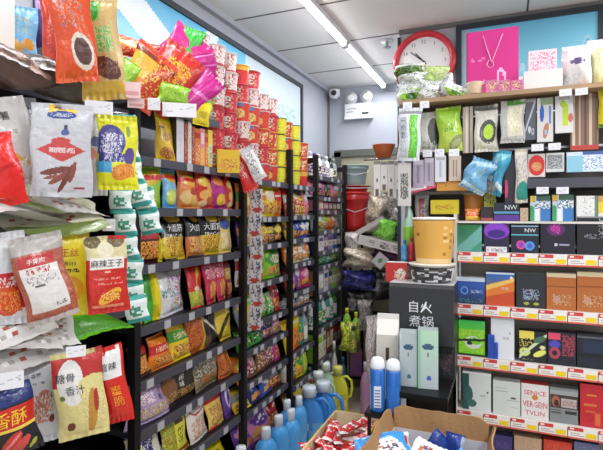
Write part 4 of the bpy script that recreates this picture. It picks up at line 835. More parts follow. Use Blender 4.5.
D('gteal', '', 'dfe6e4', [('r', 0, 0, .22, 1, '2c5a54'), ('e', .22, .4, .14, .22, '3c6864'), ('e', .33, .18, .16, .1, '48706c'), ('r', 0, .95, 1, 1, 'f0f2f2'), ('e', .88, .5, .03, .03, '4a4c50')], side='c8d0ce', texts=[('t', .72, .4, .06, '中华', '505458')])
D('gpale', '', 'd6dcd6', [('r', .08, .78, .5, .8, 'a8b0a8'), ('r', .1, .68, .55, .7, 'b4bcb4'), ('r', .65, .5, .85, .54, '585c58'), ('r', .5, .44, .95, .46, '989c98'), ('r', .65, .24, .9, .26, 'a8aca8')], side='c0c6c0')
D('gservice', '', 'e8e4e2', [('e', .5, .62, .12, .08, 'd88a30')], side='c83838', texts=[('t', .5, .75, .13, 'SENICE', 'cc3440', 'h', .8), ('t', .5, .42, .17, 'VERGEIN', 'cc3440', 'h', .9), ('t', .5, .17, .13, 'TVLIN', 'd05060', 'h', .85), ('t', .5, .6, .09, '心', 'd88a30')])
D('gpic', '', '84888a', [('r', 0, .8, 1, .92, 'a0a4a6'), ('r', .02, .42, 1, .8, '3c3230'), ('e', .22, .6, .15, .16, 'b0604a'), ('e', .24, .55, .08, .1, '2c2422'), ('r', .42, .46, .96, .7, 'b8b4b4'), ('n', .45, .5, .95, .66, ['c06a64', 'b8b4b4', '8a8688'], .6), ('r', .0, .34, .4, .36, '303236'), ('r', .55, .28, .95, .36, '2c2e32'), ('r', .05, .26, .4, .3, '505458')], side='6a6e70')
D('gred', '', 'c4202c', [('r', .2, .72, .5, .76, 'd88a3a'), ('r', .12, .5, .5, .54, 'd07a3a'), ('r', .15, .35, .45, .38, 'c86a30'), ('n', .1, .12, .4, .3, ['c4202c', '9a1820'], .5), ('r', .45, .06, .62, .34, 'd4683c')], side='8a141c')
D('gviolet', '', '3c3470', [('n', .2, .2, .8, .8, ['5a5090', '3c3470'], .5)], side='2a2450')
D('gbeige', '', 'c09c80', [('n', .1, .1, .9, .9, ['c8a88c', 'b08c70'], .5)], side='a08468')
D('gredo', '', 'c8382c', [('n', .1, .3, .9, .9, ['d85a3c', 'c8382c'], .5)], side='a82c20')
D('gslate', '', '5c6488', [('n', .1, .1, .9, .9, ['7880a0', '4a5278'], .5)], side='3c4260')
D('gbrownb', '', '3a2c20', [('e', .5, .5, .3, .3, '8a6a3a')])
ROWS = [(0, [('ggreen', 456, 482, 225, 'green pack with pale diagonal sweep, leftmost on upper tobacco row'), ('gpurple', 484, 509, 223, 'black pack with purple arch, upper tobacco row'), ('gglow', 511, 538, 225, 'black pack with pink and blue glows, upper tobacco row'),
   ('gmag', 540, 574, 222, 'black pack with magenta flare and white top edge'), ('gdragon', 576, 612, 217, 'black pack with silver dragon ornament at right edge')]),
 (1, [('gblue', 457, 485, 278, 'blue pack with white top band, second tobacco row'), ('gblor', 486, 514, 273, 'pack fading from blue to orange, second tobacco row'), ('gorn', 516, 545, 274, 'dark grey pack with lilac ornament, second tobacco row'),
   ('gcopper', 546, 575, 274, 'left one of two copper brown packs'), ('gcopper', 576, 606, 273, 'right one of two copper brown packs')]),
 (2, [('glime', 459, 485, 321, 'lime green pack with white swoosh, third tobacco row'), ('gwhite', 491, 514, 318, 'white pack behind small blue packs, third tobacco row'), ('ggraf', 519, 546, 332, 'black pack with yellow graffiti shapes'),
   ('gredg', 547, 575, 333, 'dark pack with red and blue graffiti blocks'), ('gdark', 576, 607, 335, 'nearly black navy pack at right end of third row')]),
 (3, [('gteal', 463, 491, 373, 'white pack with dark teal left edge, fourth tobacco row'), ('gpale', 493, 520, 382, 'plain pale grey green pack, fourth tobacco row'), ('gservice', 521, 548, 385, 'white pack with big red capital letters'),
   ('gpic', 549, 577, 389, 'grey pack with small dark picture, fourth tobacco row'), ('gred', 579, 612, 386, 'plain red pack at right edge, fourth tobacco row')]),
 (4, [('gviolet', 492, 512, 436, 'violet pack on lowest visible tobacco row'), ('gbeige', 514, 541, 438, 'beige pack on lowest visible tobacco row'), ('gredo', 543, 571, 442, 'orange red pack on lowest visible tobacco row'), ('gslate', 573, 598, 444, 'slate blue pack on lowest visible tobacco row')])]
for r, items in ROWS:
    for dn, x0, x1, y0, lb in items:
        rb('box', dn, x0, x1, y0, 0, lb, 'pack', 'cigarette_pack', z=TR[r] + .001, t=.045, nx=44, Y=YS + .0, group='packs on the price strip shelves')
rb('box', 'gblue2', 488, 494.5, 335, 0, 'taller of two small blue packs before the white pack', 'pack', 'cigarette_pack', z=TR[2] + .001, t=.012, Y=YS - .008, nx=8, group='packs on the price strip shelves')
rb('box', 'gblue2', 495, 498, 343, 0, 'shorter narrow blue pack before the white pack', 'pack', 'cigarette_pack', z=TR[2] + .001, t=.012, Y=YS - .008, nx=6, group='packs on the price strip shelves')
# --- small goods above the tobacco rows (on the shelf at z 1.523)
D('tp', '', 'c8d4dc', [('r', 0, .78, .25, 1, 'e0b83c'), ('r', 0, 0, .2, .6, '3c9c60'), ('r', .25, 0, .45, .6, 'e4e8ec'), ('r', .5, 0, 1, .5, '3c78b8'), ('n', .15, .5, .95, .8, ['5a6a78', 'e8eef0', '5a8aa8', 'c8d4dc'], .7), ('r', .3, .8, 1, 1, '3c5c4c')])
D('tpw', '', 'e6e4e2', [('n', .3, .3, .9, .9, ['e6e4e2', '8aa88c', 'e6e4e2', 'f2f2f0'], .4), ('r', .85, 0, 1, 1, '6a8a6c')])
D('tpy', '', 'e8c83c', [('r', 0, 0, 1, .3, 'e8e4e0'), ('r', 0, .75, 1, 1, 'c89858')])
D('small1', '', '1c2430', [('r', 0, .42, 1, .5, '5a9ac0'), ('r', 0, 0, 1, .3, '5a3290')], texts=[('t', .68, .75, .25, 'NW', 'e8e8ee')])
D('small2', '', '241c20', [('r', 0, 0, 1, .2, 'a85048'), ('n', .2, .3, .8, .8, ['241c20', '4a3038'], .5)])
D('small3', '', 'e0582c', [('r', 0, 0, 1, .4, 'e8b848'), ('e', .6, .6, .3, .2, 'f04820'), ('n', 0, .5, 1, 1, ['e8d8a0', 'e0582c', 'd8a040'], .5)])
D('small4', '', 'c8a890', [('n', .1, .1, .9, .9, ['d8b8a8', '7a9a6a', 'b88878'], .6)])
g = 'small goods above the tobacco rows'
for dn, x0, x1, y0, nm, ct, lb in [('tp', 530, 550, 196, 'toothpaste_box', 'box', 'left of two white, blue and green toothpaste boxes'), ('tp', 552, 573, 195, 'toothpaste_box', 'box', 'right of two white, blue and green toothpaste boxes'), ('tpw', 576, 597, 196, 'white_carton', 'box', 'white carton right of the toothpaste boxes'),
    ('tpy', 597.5, 610, 196, 'yellow_carton', 'box', 'yellow carton at right edge beside the white carton'), ('small1', 494, 519, 203, 'cigarette_pack', 'pack', 'dark pack with blue stripe standing above the purple arch pack'), ('small2', 481, 493, 207, 'cigarette_pack', 'pack', 'small black pack left of the dark blue striped pack'),
    ('small3', 465, 480, 209, 'candy_bag', 'snack bag', 'small red and yellow bag above the green pack'), ('small4', 520, 528, 208, 'small_carton', 'box', 'small pinkish carton left of the toothpaste boxes')]:
    rb('bag' if 'bag' in nm else 'box', dn, x0, x1, y0, 0, lb, ct, nm, z=1.5245, t=.03, nx=20, Y=YS + .01, group=g)
# --- packs hanging from the upper hook bar
D('brush', '', 'd8dce0', [('r', .5, .05, .88, .85, '6cc83c'), ('n', .55, .1, .85, .8, ['4aa828', '8adc5a', '6cc83c'], .8), ('r', .5, .05, .53, .85, 'e8f0e8'), ('r', 0, .88, 1, .94, '8a9094'), ('n', .1, .1, .42, .8, ['a8b0bc', 'd8dce0', 'e8ecf0'], .6)], texts=[('t', .26, .75, .12, '牙刷套', '7a88a0', 'v')])
D('mask', '', 'd4d4cc', [('e', .8, .5, .3, .35, '5a5c58', 20), ('n', .1, .05, .9, .25, ['8a8c84', 'd4d4cc', 'a8b08c'], .6)])
D('limebag', '', 'a4c830', [('g', 0, 0, 1, 1, 'c8d85a', '8cc02c'), ('n', .3, .45, .7, .6, ['4a8a28', 'a4c830'], .5), ('e', .75, .2, .3, .13, '8a9460', 20), ('e', .75, .17, .22, .08, 'a8b078', 20)])
D('stickt', '', 'b8a898', [('r', .3, 0, .45, 1, 'e0d8cc'), ('r', .6, 0, .7, 1, '6a5a50')])
D('sponge', '', 'd4d0c4', [('r', 0, .88, 1, 1, '6a6c66'), ('e', .6, .42, .36, .26, '484a48'), ('e', .63, .42, .22, .16, 'b4d838'), ('n', .1, .04, .9, .2, ['c8b890', 'd4d0c4', 'a8b07a'], .5)])
D('gloves', '', 'b8b8b4', [('r', .25, .88, 1, 1, '5a9a3c'), ('r', .3, .15, .9, .85, 'ddd8c0'), ('n', .4, .25, .8, .8, ['ddd8c0', 'e8e4a0', 'c8b8a8', 'e4e0d4'], .6), ('n', .0, .0, 1, .15, ['a8a8a4', 'd0d0cc'], .7)])
D('scissors', '', '5c6068', [('e', .4, .25, .14, .08, 'c8ccd4'), ('e', .7, .2, .12, .08, 'c8ccd4'), ('e', .7, .2, .06, .04, '3c4048'), ('l', .2, .8, .06, 'c0c4cc'), ('r', 0, .92, 1, 1, 'a8a8a0')])
D('knife', '', 'd4d2d0', [('r', .2, .85, 1, 1, '8a9a78'), ('e', .3, .65, .14, .2, '2c5cb8'), ('e', .55, .25, .22, .14, 'c07858', 40), ('e', .55, .22, .1, .06, '8ab8d8'), ('r', .75, .4, .85, .8, '5a88c8')])
D('razor', '', 'dcdad8', [('r', .4, .2, .72, .78, 'c0d838'), ('e', .45, .78, .2, .1, 'b0cc38'), ('e', .85, .4, .14, .12, 'c06a58'), ('r', .2, .9, .8, 1, 'a8a8a8')])
D('chop', '', '8a6a54', [('r', .08, 0, .16, 1, 'd8c8b8'), ('r', .3, 0, .38, 1, 'c8a890'), ('r', .5, 0, .58, 1, '5c4034'), ('r', .68, 0, .76, 1, 'd8c0a8'), ('r', .86, 0, .92, 1, '6a4c3c'), ('r', 0, 0, 1, .08, 'b83c30')])
D('yelsq', '', 'ecd82c', [('r', 0, 0, 1, .1, '5a8a3c')])
D('cardpic', '', 'c8c4c0', [('e', .5, .45, .3, .3, '4a4844'), ('n', .2, .2, .8, .75, ['4a4844', '8a8880', 'c8c4c0'], .8)])
D('lilacc', '', 'b0a4b4', [('r', .38, .15, .6, .8, '8a7c90'), ('r', .1, .85, .9, .97, 'c8bcc8')])
D('whitec', '', 'd8d8de', [('r', .4, .2, .6, .8, 'b4b4c0'), ('r', .1, .85, .9, .95, 'b0b0b8')])
D('beigec', '', 'c4b4a4', [('r', .35, .15, .42, .85, '8a7868'), ('r', .58, .15, .65, .85, '8a7868')])
D('bluecl', '', '6fa4c6', [('l', .75, .2, .08, 'a8cede'), ('l', .35, .35, .1, '4d8cb4'), ('l', .15, -.1, .06, 'b8d6e2'), ('e', .6, .55, .2, .12, '88b8d0', 30), ('e', .2, .6, .12, .2, '5a90b8', 20)])
D('cyanb', '', '48a8c8', [('l', .7, .3, .1, '88ccdc'), ('l', .45, -.3, .07, 'd8e8ec'), ('e', .6, .35, .2, .1, '3a88a8', 30), ('n', 0, 0, .6, .25, ['d88a98', '3a9a6a', 'e8d8d8'], .6)])
D('cream2', '', 'd0c8b8', [('e', .6, .2, .5, .2, '2c8c7c'), ('n', .1, .4, .9, .9, ['d0c8b8', '7a8ab0', 'b8a890'], .4)])
D('redround', '', 'd8d0cc', [('e', .5, .5, .48, .45, 'cc2c28'), ('e', .5, .45, .3, .2, 'd88a50'), ('n', .3, .35, .7, .55, ['b89060', 'd8c0a0'], .5)])
D('framedg', '', 'd4d4d4', [('r', .08, .15, .9, .88, '8a8c90'), ('n', .12, .2, .86, .8, ['5a5c60', 'c8cacc', '8a8c90'], .8)])
D('ltblue', '', 'd0dce8', [('r', 0, .0, .4, .8, '8cc4d8'), ('n', .4, .1, .95, .8, ['4a78b8', 'e8ecf4', 'd0dce8', 'e8ecf4'], .8), ('r', .4, .85, 1, 1, '3c5ca0')])
D('darktri', '', '2c2a34', [('e', .1, .3, .2, .2, 'c83a70')])
g = 'packs hanging on the display stand'
for dn, kd, x0, x1, y0, y1, Y, t, nm, ct, lb in [
  ('brush', 'bag', 398, 421, 108, 161, 1.86, .03, 'toothbrush_pack', 'toothbrush pack', 'white and bright green toothbrush pack hanging leftmost under wooden board'), ('mask', 'bag', 420, 437, 112, 152, 1.95, .02, 'hanging_pack', 'hanging pack', 'greyish pack between the toothbrush pack and lime bag'),
  ('limebag', 'bag', 437, 462, 107, 152, 1.93, .03, 'hanging_pack', 'hanging pack', 'lime green hanging bag with dark oval corner'), ('stickt', 'box', 463, 473, 107, 153, 1.95, .01, 'hanging_pack', 'hanging pack', 'slim tan pack hanging right of the lime bag'),
  ('sponge', 'bag', 474, 498, 105, 152, 1.93, .03, 'sponge_pack', 'sponge', 'pale pack with lime disc on dark oval'), ('gloves', 'bag', 500, 525, 100, 143, 1.93, .02, 'glove_pack', 'hanging pack', 'clear pack with cream insert and green header'),
  ('scissors', 'box', 525, 536, 99, 140, 1.95, .01, 'scissors_pack', 'scissors', 'grey blister card holding metal scissors'), ('knife', 'box', 537, 553, 98, 142, 1.94, .01, 'hanging_pack', 'hanging pack', 'white blister card with blue handle'),
  ('razor', 'box', 555, 573, 96, 133, 1.94, .01, 'hanging_pack', 'hanging pack', 'white blister card with yellow green tool'), ('chop', 'box', 570, 598, 94, 150, 1.97, .02, 'chopstick_pack', 'chopsticks', 'bundle of brown and white sticks hanging at right'), ('yelsq', 'bag', 598, 612, 90, 128, 1.95, .02, 'hanging_pack', 'hanging pack', 'yellow pack cut by the right edge under the board'),
  ('cardpic', 'box', 398, 411, 163, 206, 1.88, .008, 'card_pack', 'card pack', 'pale card pack with dark picture hanging at stand corner'), ('lilacc', 'box', 413, 424, 160, 188, 1.93, .008, 'card_pack', 'card pack', 'left of two lilac grey card packs'), ('lilacc', 'box', 424.5, 434, 158, 186, 1.93, .008, 'card_pack', 'card pack', 'right of two lilac grey card packs'),
  ('whitec', 'box', 435, 446, 156, 182, 1.93, .008, 'card_pack', 'card pack', 'white card pack right of the lilac grey cards'), ('beigec', 'box', 449, 461, 156, 181, 1.93, .008, 'card_pack', 'card pack', 'beige card pack above the orange box'),
  ('bluecl', 'bag', 464, 491, 158, 192, 1.9, .05, 'blue_bag', 'bag', 'crumpled clear blue bag right of the beige card pack'), ('cyanb', 'bag', 487, 506, 150, 195, 1.94, .05, 'cyan_bag', 'bag', 'crumpled cyan bag beside the dark pointed pack'), ('darktri', 'box', 505, 515, 156, 203, 1.96, .02, 'dark_pack', 'hanging pack', 'dark narrow pack right of the cyan bag'),
  ('cream2', 'bag', 515, 528, 149, 203, 1.94, .02, 'cream_pack', 'hanging pack', 'cream pack with teal bottom hanging beside dark narrow pack'), ('redround', 'box', 528, 545, 154, 177, 1.96, .01, 'round_pack', 'hanging pack', 'pack with big red round label over dark shelf'),
  ('framedg', 'box', 546, 564, 153, 172, 1.96, .01, 'framed_pack', 'hanging pack', 'small square pack with grey framed picture'), ('ltblue', 'box', 566, 606, 152, 172, 1.95, .03, 'pale_blue_pack', 'box', 'wide pale blue and white pack over dark shelf')]:
    wq = 2.2 if dn in ('bluecl', 'cyanb') else 1; rl = {'redround': 0, 'bluecl': 25, 'cyanb': 15, 'limebag': -4, 'brush': 2}.get(dn, 0)
    rb(kd, dn, x0, x1, y0, y1, lb, ct, nm, Y=Y, t=t, nx=40 if kd == 'bag' else 30, roll=rl, group=g, wr=wq)
# --- left bay: odds and ends on the grey shelf
D('orbox', '', 'cf9030', [('n', 0, .1, 1, .9, ['cf9030', 'd8a048', 'c07c20'], .5)], top='e0b060'); D('pinktube', '', 'c84868', [('r', .1, .3, .7, .9, 'e8dce0')]); D('bottleg', '', 'a8d0b8', [('r', 0, 0, 1, .2, '8ac83c')], back='d8e8dc')
D('paste', '', 'd8d8dc', [('r', .3, .1, .7, .9, 'c86a5a'), ('n', .4, .2, .9, .8, ['d8d8dc', '404048'], .4)]); D('yelsp', '', 'ecd81c', [('n', .2, .3, .8, .7, ['ecd81c', 'b87a28', 'e0a830'], .5)])
D('browncup', 'c', 'b8742c', [('r', 0, 0, 1, .3, 'd8a050')], top='d8ccc0'); D('yelstrip', '', 'd8d83c', [('n', 0, .2, 1, 1, ['e8e060', '4a7a2c'], .4)]); D('bluecan', '', '4a90cc', [('n', 0, .1, 1, .9, ['4a90cc', '78b0dc'], .4)]); D('redcan', '', 'c8343c', [('n', 0, 0, 1, 1, ['c8343c', 'a82430'], .4)])
rb('box', 'orbox', 437, 483, 181, 193, 'long orange box lying on the shelf above yellow bucket', 'box', 'long_box', z=1.641, t=.05, Y=1.94, group=None)
rb('box', 'pinktube', 408, 436, 185, 193, 'pink and white tube box lying left of the long orange box', 'box', 'tube_box', Y=1.93, t=.03, roll=-12, z=1.642)
rb('bottle', 'bottleg', 403, 414, 195, 0, 'pale green bottle at the left end of stand', 'bottle', 'bottle', z=1.361, Y=1.97, t=.04)
rb('bag', 'paste', 415, 429, 192, 0, 'white and pinkish pack behind the yellow bucket', 'pack', 'paste_pack', z=1.361, Y=2.04, t=.02)
rb('box', 'yelsp', 431, 459, 200, 214, 'bright yellow sponge pack above the yellow bucket', 'sponge', 'sponge_pack', Y=1.99, t=.03)
rb('cup', 'browncup', 464, 483, 193, 0, 'brown tub with pale lid left of the yellow green packets', 'tub', 'tub', z=1.5245, Y=2.02, t=.03, lid='d8ccc0')
rb('box', 'yelstrip', 484, 496, 190, 0, 'yellow green packet behind small black pack', 'packet', 'packet', z=1.5245, Y=2.03, t=.02)
rb('bottle', 'bluecan', 401, 408, 240, 0, 'small blue can left of the yellow bucket', 'can', 'drink_can', z=1.361, Y=1.93, t=.03)
rb('bottle', 'redcan', 408, 415, 238, 0, 'small red can left of the yellow bucket', 'can', 'drink_can', z=1.361, Y=1.935, t=.03)
D('bucket', '', 'e0aa50', [('n', .2, .2, .4, .8, ['e0aa50', 'f0c880', 'b07a28', 'e0aa50'], .5), ('r', .55, .3, .56, .4, 'a05818'), ('n', .55, .45, .8, .5, ['a06a20', 'e0aa50'], .6), ('n', .55, .6, .8, .66, ['a06a20', 'e0aa50'], .6), ('n', .55, .75, .8, .8, ['a06a20', 'e0aa50'], .6), ('r', 0, 0, 1, .16, 'e8c890'), ('r', 0, .92, 1, 1, 'ece4da')], top='f0ece4')
rb('cup', 'bucket', 413, 454, 217, 0, 'big yellow bucket with white rim on left bay of stand', 'bucket', 'food_bucket', z=1.361, Y=1.86, t=.01, taper=.82, lid='efe9e2')
# ---------------------------------------------------------------- goods on top of the wooden board
D('pinkbag', '', 'd42c88', [('r', 0, 0, .02, 1, 'b01c6c'), ('e', .68, .35, .09, .14, 'f0b8d8', 10), ('e', .68, .35, .04, .09, 'd8308a', 10), ('e', .66, .14, .16, .05, 'e898c4'), ('n', .1, .6, .4, .66, ['e880b8', 'd8308a'], .5), ('n', .1, .3, .35, .34, ['e880b8', 'd8308a'], .5)], side='b01c6c')
def bagrope(ww, hh, t):
    m = MB(); m.tube([(-ww * .17, -t / 2 - .004, hh * .93), (-ww * .08, -t / 2 - .006, hh * .72), (-ww * .01, -t / 2 - .006, hh * .58), (ww * .0, -t / 2 - .006, hh * .56), (ww * .02, -t / 2 - .006, hh * .6), (ww * .1, -t / 2 - .006, hh * .74), (ww * .2, -t / 2 - .004, hh * .92)], .0018, 'f0a8d0')
    m.tube([(-.012, -t / 2 - .005, hh * .6), (-.02, -t / 2 - .005, hh * .54), (-.008, -t / 2 - .005, hh * .49), (.008, -t / 2 - .005, hh * .52), (.004, -t / 2 - .005, hh * .58)], .0016, 'f0a8d0')
    return [('rope_handle', m.mesh('rope_handle', PLAS))]
rb('box', 'pinkbag', 466, 518, 30, 0, 'bright pink carrier bag with rope handle on the wooden board', 'carrier bag', 'carrier_bag', z=2.001, Y=2.14, t=.03, nx=30, parts=bagrope)
D('whitebx', '', 'dcdcda', []); D('pinkbx', '', 'ecd4da', [('n', .05, .1, .95, .9, ['d87a98', 'ecd4da', 'e8a8bc', 'f4ecee'], .8)]); D('tissue', '', 'e8e6e8', [('e', .5, .6, .25, .06, '5a4a7a'), ('n', 0, 0, 1, .35, ['c8d4e0', 'e8e6e8'], .6)])
D('yelclear', '', 'd8d4a0', [('n', .1, .1, .9, .9, ['e0dcb0', 'd8d4a0', 'c8c890'], .5)]); D('jar', '', 'd8c0a0', [('r', 0, 0, 1, .3, '8a5a4c')]); D('pinkjar', '', 'c87a98', [('n', .1, .1, .9, .9, ['e0a0b8', '8a3c58', 'e8c860', 'c87a98'], .7)])
D('stringb', '', 'e8c8d0', [('n', .1, .1, .9, .9, ['f0d8e0', 'e8c8d0', 'd8a8b8'], .5)])
D('whitebase', '', 'e8e8e6', [])
g = 'goods on top of the wooden board'
for kd, dn, x0, x1, y0, z, Y, t, nm, ct, lb in [('box', 'whitebx', 523, 561, 70, 2.001, 1.98, .1, 'white_carton', 'box', 'plain white carton on board right of pink carrier bag'), ('box', 'pinkbx', 528, 556, 50, 2.0, 2.0, .06, 'pink_carton', 'box', 'pink and white printed carton standing on the plain white carton'),
   ('bag', 'tissue', 561, 592, 42, 2.001, 2.0, .12, 'tissue_bag', 'tissue pack', 'plump white tissue bag with small purple mark'), ('bag', 'yelclear', 590, 612, 44, 2.001, 2.02, .1, 'clear_bag', 'bag', 'pale yellow clear bag at right end of wooden board'), 
   ('box', 'stringb', 586, 612, 40, 2.001, 2.15, .05, 'pink_pack', 'pack', 'pale pink pack behind the pale yellow clear bag'),
   ('cup', 'jar', 467, 483, 82, 2.001, 1.97, .03, 'jar', 'jar', 'small beige jar left of the pink jar boxes')]:
    zz = z
    if dn == 'pinkbx': zz = sz(540, 71) - .0
    rb(kd, dn, x0, x1, y0, 0, lb, ct, nm, z=zz, Y=Y, t=t, nx=24, group=g)
for i, x0 in enumerate((486, 498.5, 511)):
    rb('box', 'pinkjar', x0, x0 + 11.5, 80, 0, f"{['left', 'middle', 'right'][i]} one of three small pink jar boxes before the carrier bag", 'box', 'jar_box', z=2.001, Y=1.96, t=.04, nx=10, group=g)
D('gw1', '', 'd4d8d0', [('e', .6, .35, .4, .35, '8ab82c'), ('e', .6, .35, .2, .15, '3c6a1c'), ('n', 0, .5, 1, 1, ['e8eae6', 'b8beb4', '9aa098', 'd4d8d0'], .6)])
D('gw2', '', 'd8dcd6', [('n', 0, 0, 1, 1, ['e8eae8', 'b0b6ae', 'd8dcd6', '6a706a'], .6)]); D('gw3', '', 'c4dc6a', [('n', 0, 0, 1, 1, ['e0e8c8', 'a4cc3c', 'd8e4a8', 'c4dc6a'], .8)]); D('gw4', '', '4a5a34', [('n', 0, 0, 1, 1, ['2c3420', '7ab03c', '5a6a4a'], .6), ('r', 0, .7, 1, 1, 'd8dcd4')])
g = 'green and white bags piled on the left end of the wooden board'
for dn, x0, x1, y0, y1, Y, rl, t, lb in [('gw1', 397, 424, 82, 106, 1.93, 0, .08, 'white bag with green disc, lowest left in the pile on wooden board'), ('gw2', 397, 426, 72, 92, 1.96, 6, .06, 'grey white bag in the middle of the pile under the clock'), ('gw4', 394, 424, 64, 78, 1.97, -5, .05, 'dark green and white bag topmost under the clock'),
   ('gw3', 420, 448, 66, 84, 1.98, 14, .05, 'pale lime bag on top of the pile right of the clock rim'), ('gw2', 419, 440, 80, 103, 1.93, 10, .07, 'white crumpled bag right of the green disc bag'), ('gw2', 436, 456, 76, 98, 1.97, -20, .06, 'silvery bag leaning right in the board pile'), ('gw1', 440, 470, 84, 98, 1.95, 25, .04, 'small white green bag at right end of the board pile')]:
    rb('bag', dn, x0, x1, y0, y1, lb, 'bag', 'plastic_bag', Y=Y, t=t, roll=rl, nx=22, wr=1.6, group=g)

# ================================================================ low counter with the self-heating pots
ct = link('side_counter', None, None, (-.31, 1.76, 0)); sinv = Matrix.Translation((.31, -1.76, 0))
XCL, XCR = -.352, -.165
def part2(name, m_, boxes): 
    mb = MB()
    for b in boxes: mb.box(*b, M=sinv)
    return link(name, mb.mesh(name, m_), ct)
part2('shelf', BLACK, [(XCL, XCR, 1.6, 1.90, .935, .955)]); part2('shelf', BLACK, [(XCL, XCR, 1.74, 1.90, 1.06, 1.08)]); part2('shelf', BLACK, [(-.43, XCL, 1.56, 1.90, .87, .885)])
part2('back_panel', BLACK, [(XCL, XCR, 1.89, 1.90, .1, 1.06)]); part2('shelf', BLACK, [(XCL, XCR, 1.6, 1.90, .4, .42)])
for x, y in ((XCL, 1.6), (XCR - .01, 1.6), (XCL, 1.89), (XCR - .01, 1.89)): part2('leg', BLACK, [(x, x + .01, y, y + .01, 0, .935)])
for x, y in ((-.43, 1.885), (-.43, 1.6)): part2('leg', BLACK, [(x, x + .01, y, y + .01, 0, .87)])
tag(ct, 'black side counter in front of the display stand', 'counter')
D('hot', '', '2a2a2d', [('r', 0, .93, 1, 1, '4a4a4c')], side='1c1c1f', top='b8b8b8', texts=[('t', .5, .62, .19, '自火', 'e8e8ea', 'h', .5), ('t', .51, .38, .19, '煮锅', 'd8d8dc', 'h', .52)])
D('hot2', '', '232326', [('e', .65, .5, .25, .3, '4a3a38'), ('n', .5, .1, .9, .8, ['232326', '3c3c40', '5a5050'], .4)], side='1c1c1f')
D('dots', '', '303032', [('n', 0, 0, 1, .9, ['303032', 'c8c8c8', '303032', '5a5a5c'], .6), ('e', .45, .5, .06, .35, 'e0dede'), ('e', .65, .4, .05, .25, 'e0dede'), ('r', 0, .88, 1, 1, 'e4dcc8')], top='dcd8d0')
d0 = dY(428, 1.76)
def cb(kind, dn, x0, x1, y0, y1, label, cat, name, Y, z=None, t=.03, **k): return rb(kind, dn, x0, x1, y0, y1, label, cat, name, Y=Y, z=z, t=t, **k)
cb('box', 'hot', 393, 455, 287, 0, 'black self-heating pot carton with big white characters', 'box', 'food_carton', 1.75, z=1.081, t=.16, nx=24)
cb('cup', 'dots', 410, 454, 263, 0, 'black and white dotted bowl standing on the black pot carton', 'bowl', 'food_bowl', 1.84, z=onY(428, 287, 1.75).z + .004, t=.01, taper=.86, lid='d4cfc4')
cb('box', 'hot2', 428, 456, 340, 0, 'dark carton under the pot carton behind silver boxes', 'box', 'food_carton', 1.78, z=.956, t=.1)
D('silv', '', 'b8c4c4', [('e', .5, .72, .3, .05, '3c5a7a'), ('r', .47, .55, .53, .62, '5a6a74'), ('e', .55, .18, .12, .04, '2c7a7a'), ('g', 0, 0, .12, 1, '98a4a8', 'd0d8d8')], side='88948f', top='a8b4b4')
D('silv2', '', 'c0d4cc', [('g', 0, 0, 1, 1, 'c0c8cc', 'b8e0c0'), ('r', 0, 0, .16, 1, '98c8a8'), ('e', .5, .72, .3, .05, '3c5a7a'), ('r', .47, .55, .53, .62, '4a5a74'), ('e', .55, .18, .12, .04, '4a5ab0')], side='98a8b8', top='a0acaa')
cb('box', 'silv', 400, 417, 333, 0, 'left of two tall silver boxes below black carton, greyish', 'box', 'tall_box', 1.66, z=.956, t=.05, off=8, nx=32)
cb('box', 'silv2', 418, 438, 332, 0, 'right of two tall silver boxes, tinted green', 'box', 'tall_box', 1.66, z=.956, t=.06, off=8, nx=32)
# gable topped milk carton
p = onY(391, 388, 1.74); mb = MB(); w_, h_ = .039, .2
mb.box(-w_, w_, -w_, w_, 0, h_, 'd4cdc2'); mb.add([(-w_, -w_, h_), (w_, -w_, h_), (w_, w_, h_), (-w_, w_, h_), (-w_, 0, h_ + .045), (w_, 0, h_ + .045)], [(0, 1, 5, 4), (2, 3, 4, 5), (1, 2, 5), (3, 0, 4)], 'dedad2')
mb.box(-w_, w_, -.002, .002, h_ + .043, h_ + .06, 'e4e0d8'); mb.box(-.006, .006, -w_ - .001, -w_, .12, .16, '3c3430'); mb.box(.0, .04, -w_ - .001, -w_, .03, .05, 'c8983c'); mb.box(.015, .04, -w_ - .002, -w_ - .001, .02, .035, '6a3c20')
thing('milk_carton', mb.mesh('milk_carton', CARD), 'cream carton with gable top left of the silver boxes', 'carton', (p.x - .01, p.y, .886), (0, 0, R(8)), scale=(1, 1, 1.15))
D('clearb', '', 'b4aca8', [('n', 0, 0, 1, 1, ['d4ccc8', '8a827e', 'b4aca8', 'c8beb8'], .6)])
cb('bag', 'clearb', 366, 383, 318, 0, 'crumpled greyish clear bag left of the cream gable carton', 'bag', 'plastic_bag', 1.8, z=.886, t=.05, wr=2)
D('redcup', '', 'c02c28', [('e', .7, .4, .2, .3, 'e0d8cc'), ('n', .4, .2, .95, .6, ['d8a060', 'c02c28', 'f0e8e0', '3c2420'], .6)], top='e0e0dc')
cb('box', 'redcup', 387, 408, 262, 281, 'red box with small food picture left of the dotted bowl', 'box', 'food_box', 1.85, t=.05)
